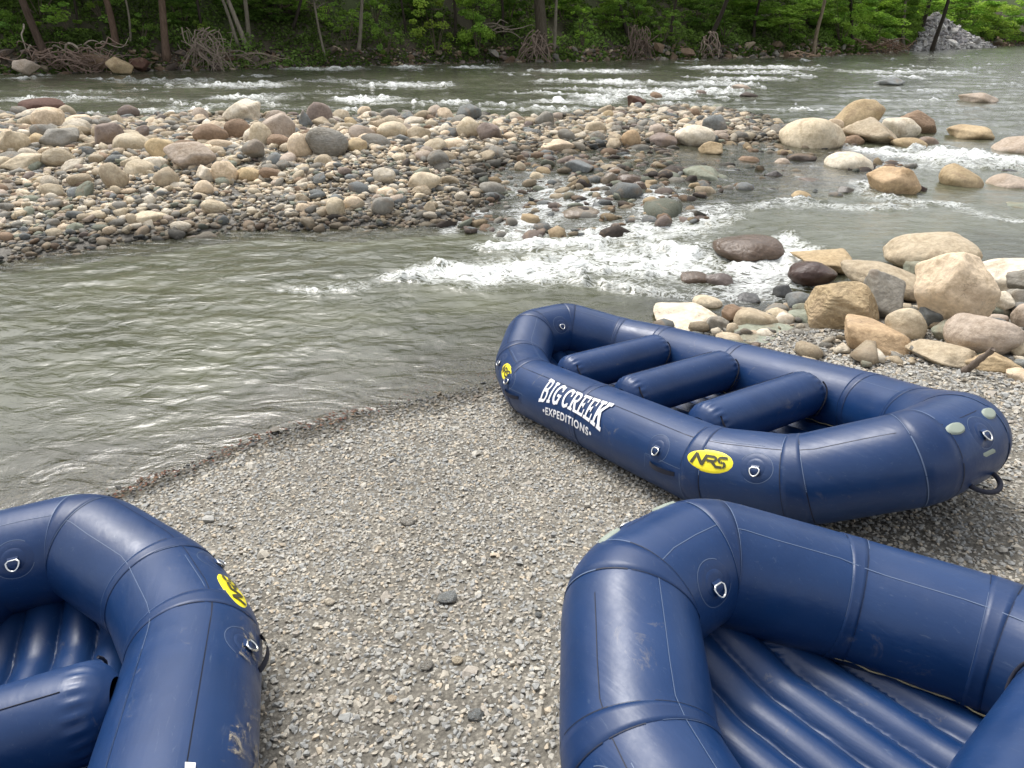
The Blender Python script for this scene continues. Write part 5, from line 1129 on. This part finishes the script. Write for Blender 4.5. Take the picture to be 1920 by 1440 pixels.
V_, T_, C_ = merged('riprap', prH, Pr, sz, cc, .6); back_ = np.array([A, B, Bp, Ap]) + [0, .4, -.3]; low_ = back_ + [0, 3, -3]; nb = len(V_); V_ = np.r_[V_, back_, low_]; C_ = np.r_[C_, np.full((8, 3), .2)]; T_ = np.r_[T_, [[nb, nb+1, nb+2], [nb, nb+2, nb+3], [nb+4, nb+6, nb+5], [nb+4, nb+7, nb+6], [nb, nb+3, nb+7], [nb, nb+7, nb+4], [nb+1, nb+5, nb+6], [nb+1, nb+6, nb+2], [nb+3, nb+2, nb+6], [nb+3, nb+6, nb+7]]]
tag(link('rock_slope', npmesh('rock_slope', V_, T_, False, {'col': C_}), M['stones']), 'slope of loose pale grey rock above the bend of the river', 'rock slope', kind='stuff')
# single stones lying loose on the landing
for (u, v, w_, h_), colr, kd, lab in [((846, 1128, 40, 22), 'slate', 'slab', 'flat blue grey stone on the open gravel, largest there'), ((1018, 1154, 14, 14), 'slate', 'slab', 'small dark square stone beside the right hand raft'), ((868, 1243, 22, 16), 'buff', 'round', 'small buff stone on the gravel below the flat blue grey one'),
        ((627, 1138, 22, 14), 'pale', 'block', 'small pale stone on the gravel nearer the left raft'), ((812, 1255, 26, 18), 'grey', 'block', 'small grey stone left of the small buff one'), ((905, 1345, 34, 18), 'slate', 'slab', 'flat grey stone near the bottom edge, between the rafts'), ((748, 1318, 18, 12), 'cream', 'round', 'small cream stone near the bottom edge of the gravel'),
        ((540, 1225, 24, 12), 'grey', 'slab', 'thin grey stone beside the left raft'), ((770, 985, 30, 14), 'grey', 'slab', 'grey flat stone on the gravel between pool and rafts')]:
    Pg = at_ground(u, v); sz_ = px_of(Pg)[2]/F; me = proto_mesh(3 + w_, kd, 3); me.materials.clear(); me.materials.append(M['stone']); o = bpy.data.objects.new('loose_stone', me); C.objects.link(o)
    o.location = Pg + [0, 0, .012]; o.scale = (w_*sz_/2, w_*sz_*.42, w_*sz_*.2); o.rotation_euler = (0, 0, random.uniform(-.4, .4)); c0 = PAL[colr]; o.color = (*[min(1, q*1.15+.06) for q in c0], 1); tag(o, lab, 'stone', 'single stones lying loose on the landing')
# dried mud and scuffs on the outer side of the left raft and inside the nose of the middle one
n = NT('dried_mud'); tc = n.n('ShaderNodeTexCoord'); f = n.noise(tc.outputs['Object'], 11, 9, .78, 1.3); f2 = n.noise(tc.outputs['Object'], 2.6, 3, .5)
tr = n.n('ShaderNodeBsdfTransparent'); md = n.bsdf(n.mix(n.mapr(f, .4, .7, 0, 1), (.20, .17, .13), (.42, .38, .31)), .9, .1); ms = n.n('ShaderNodeMixShader')
n.l(n.math('MULTIPLY', n.mapr(n.math('ADD', f, n.math('MULTIPLY', f2, .35)), .72, .80, 0, .75), 1.), ms.inputs[0]); n.l(tr.outputs[0], ms.inputs[1]); n.l(md, ms.inputs[2]); M['mud'] = n.done(ms.outputs[0])
for R_, (xa, xb), sg, (pa, pb) in ((raftB, (.25, 1.0), -1, (-.5, .62)),):
    a_, b_ = sorted((s_of((xa, sg*RW)), s_of((xb, sg*RW)))); patch(a_, b_, pa, pb, .0058).obj('mud_smear', [M['mud']], R_)
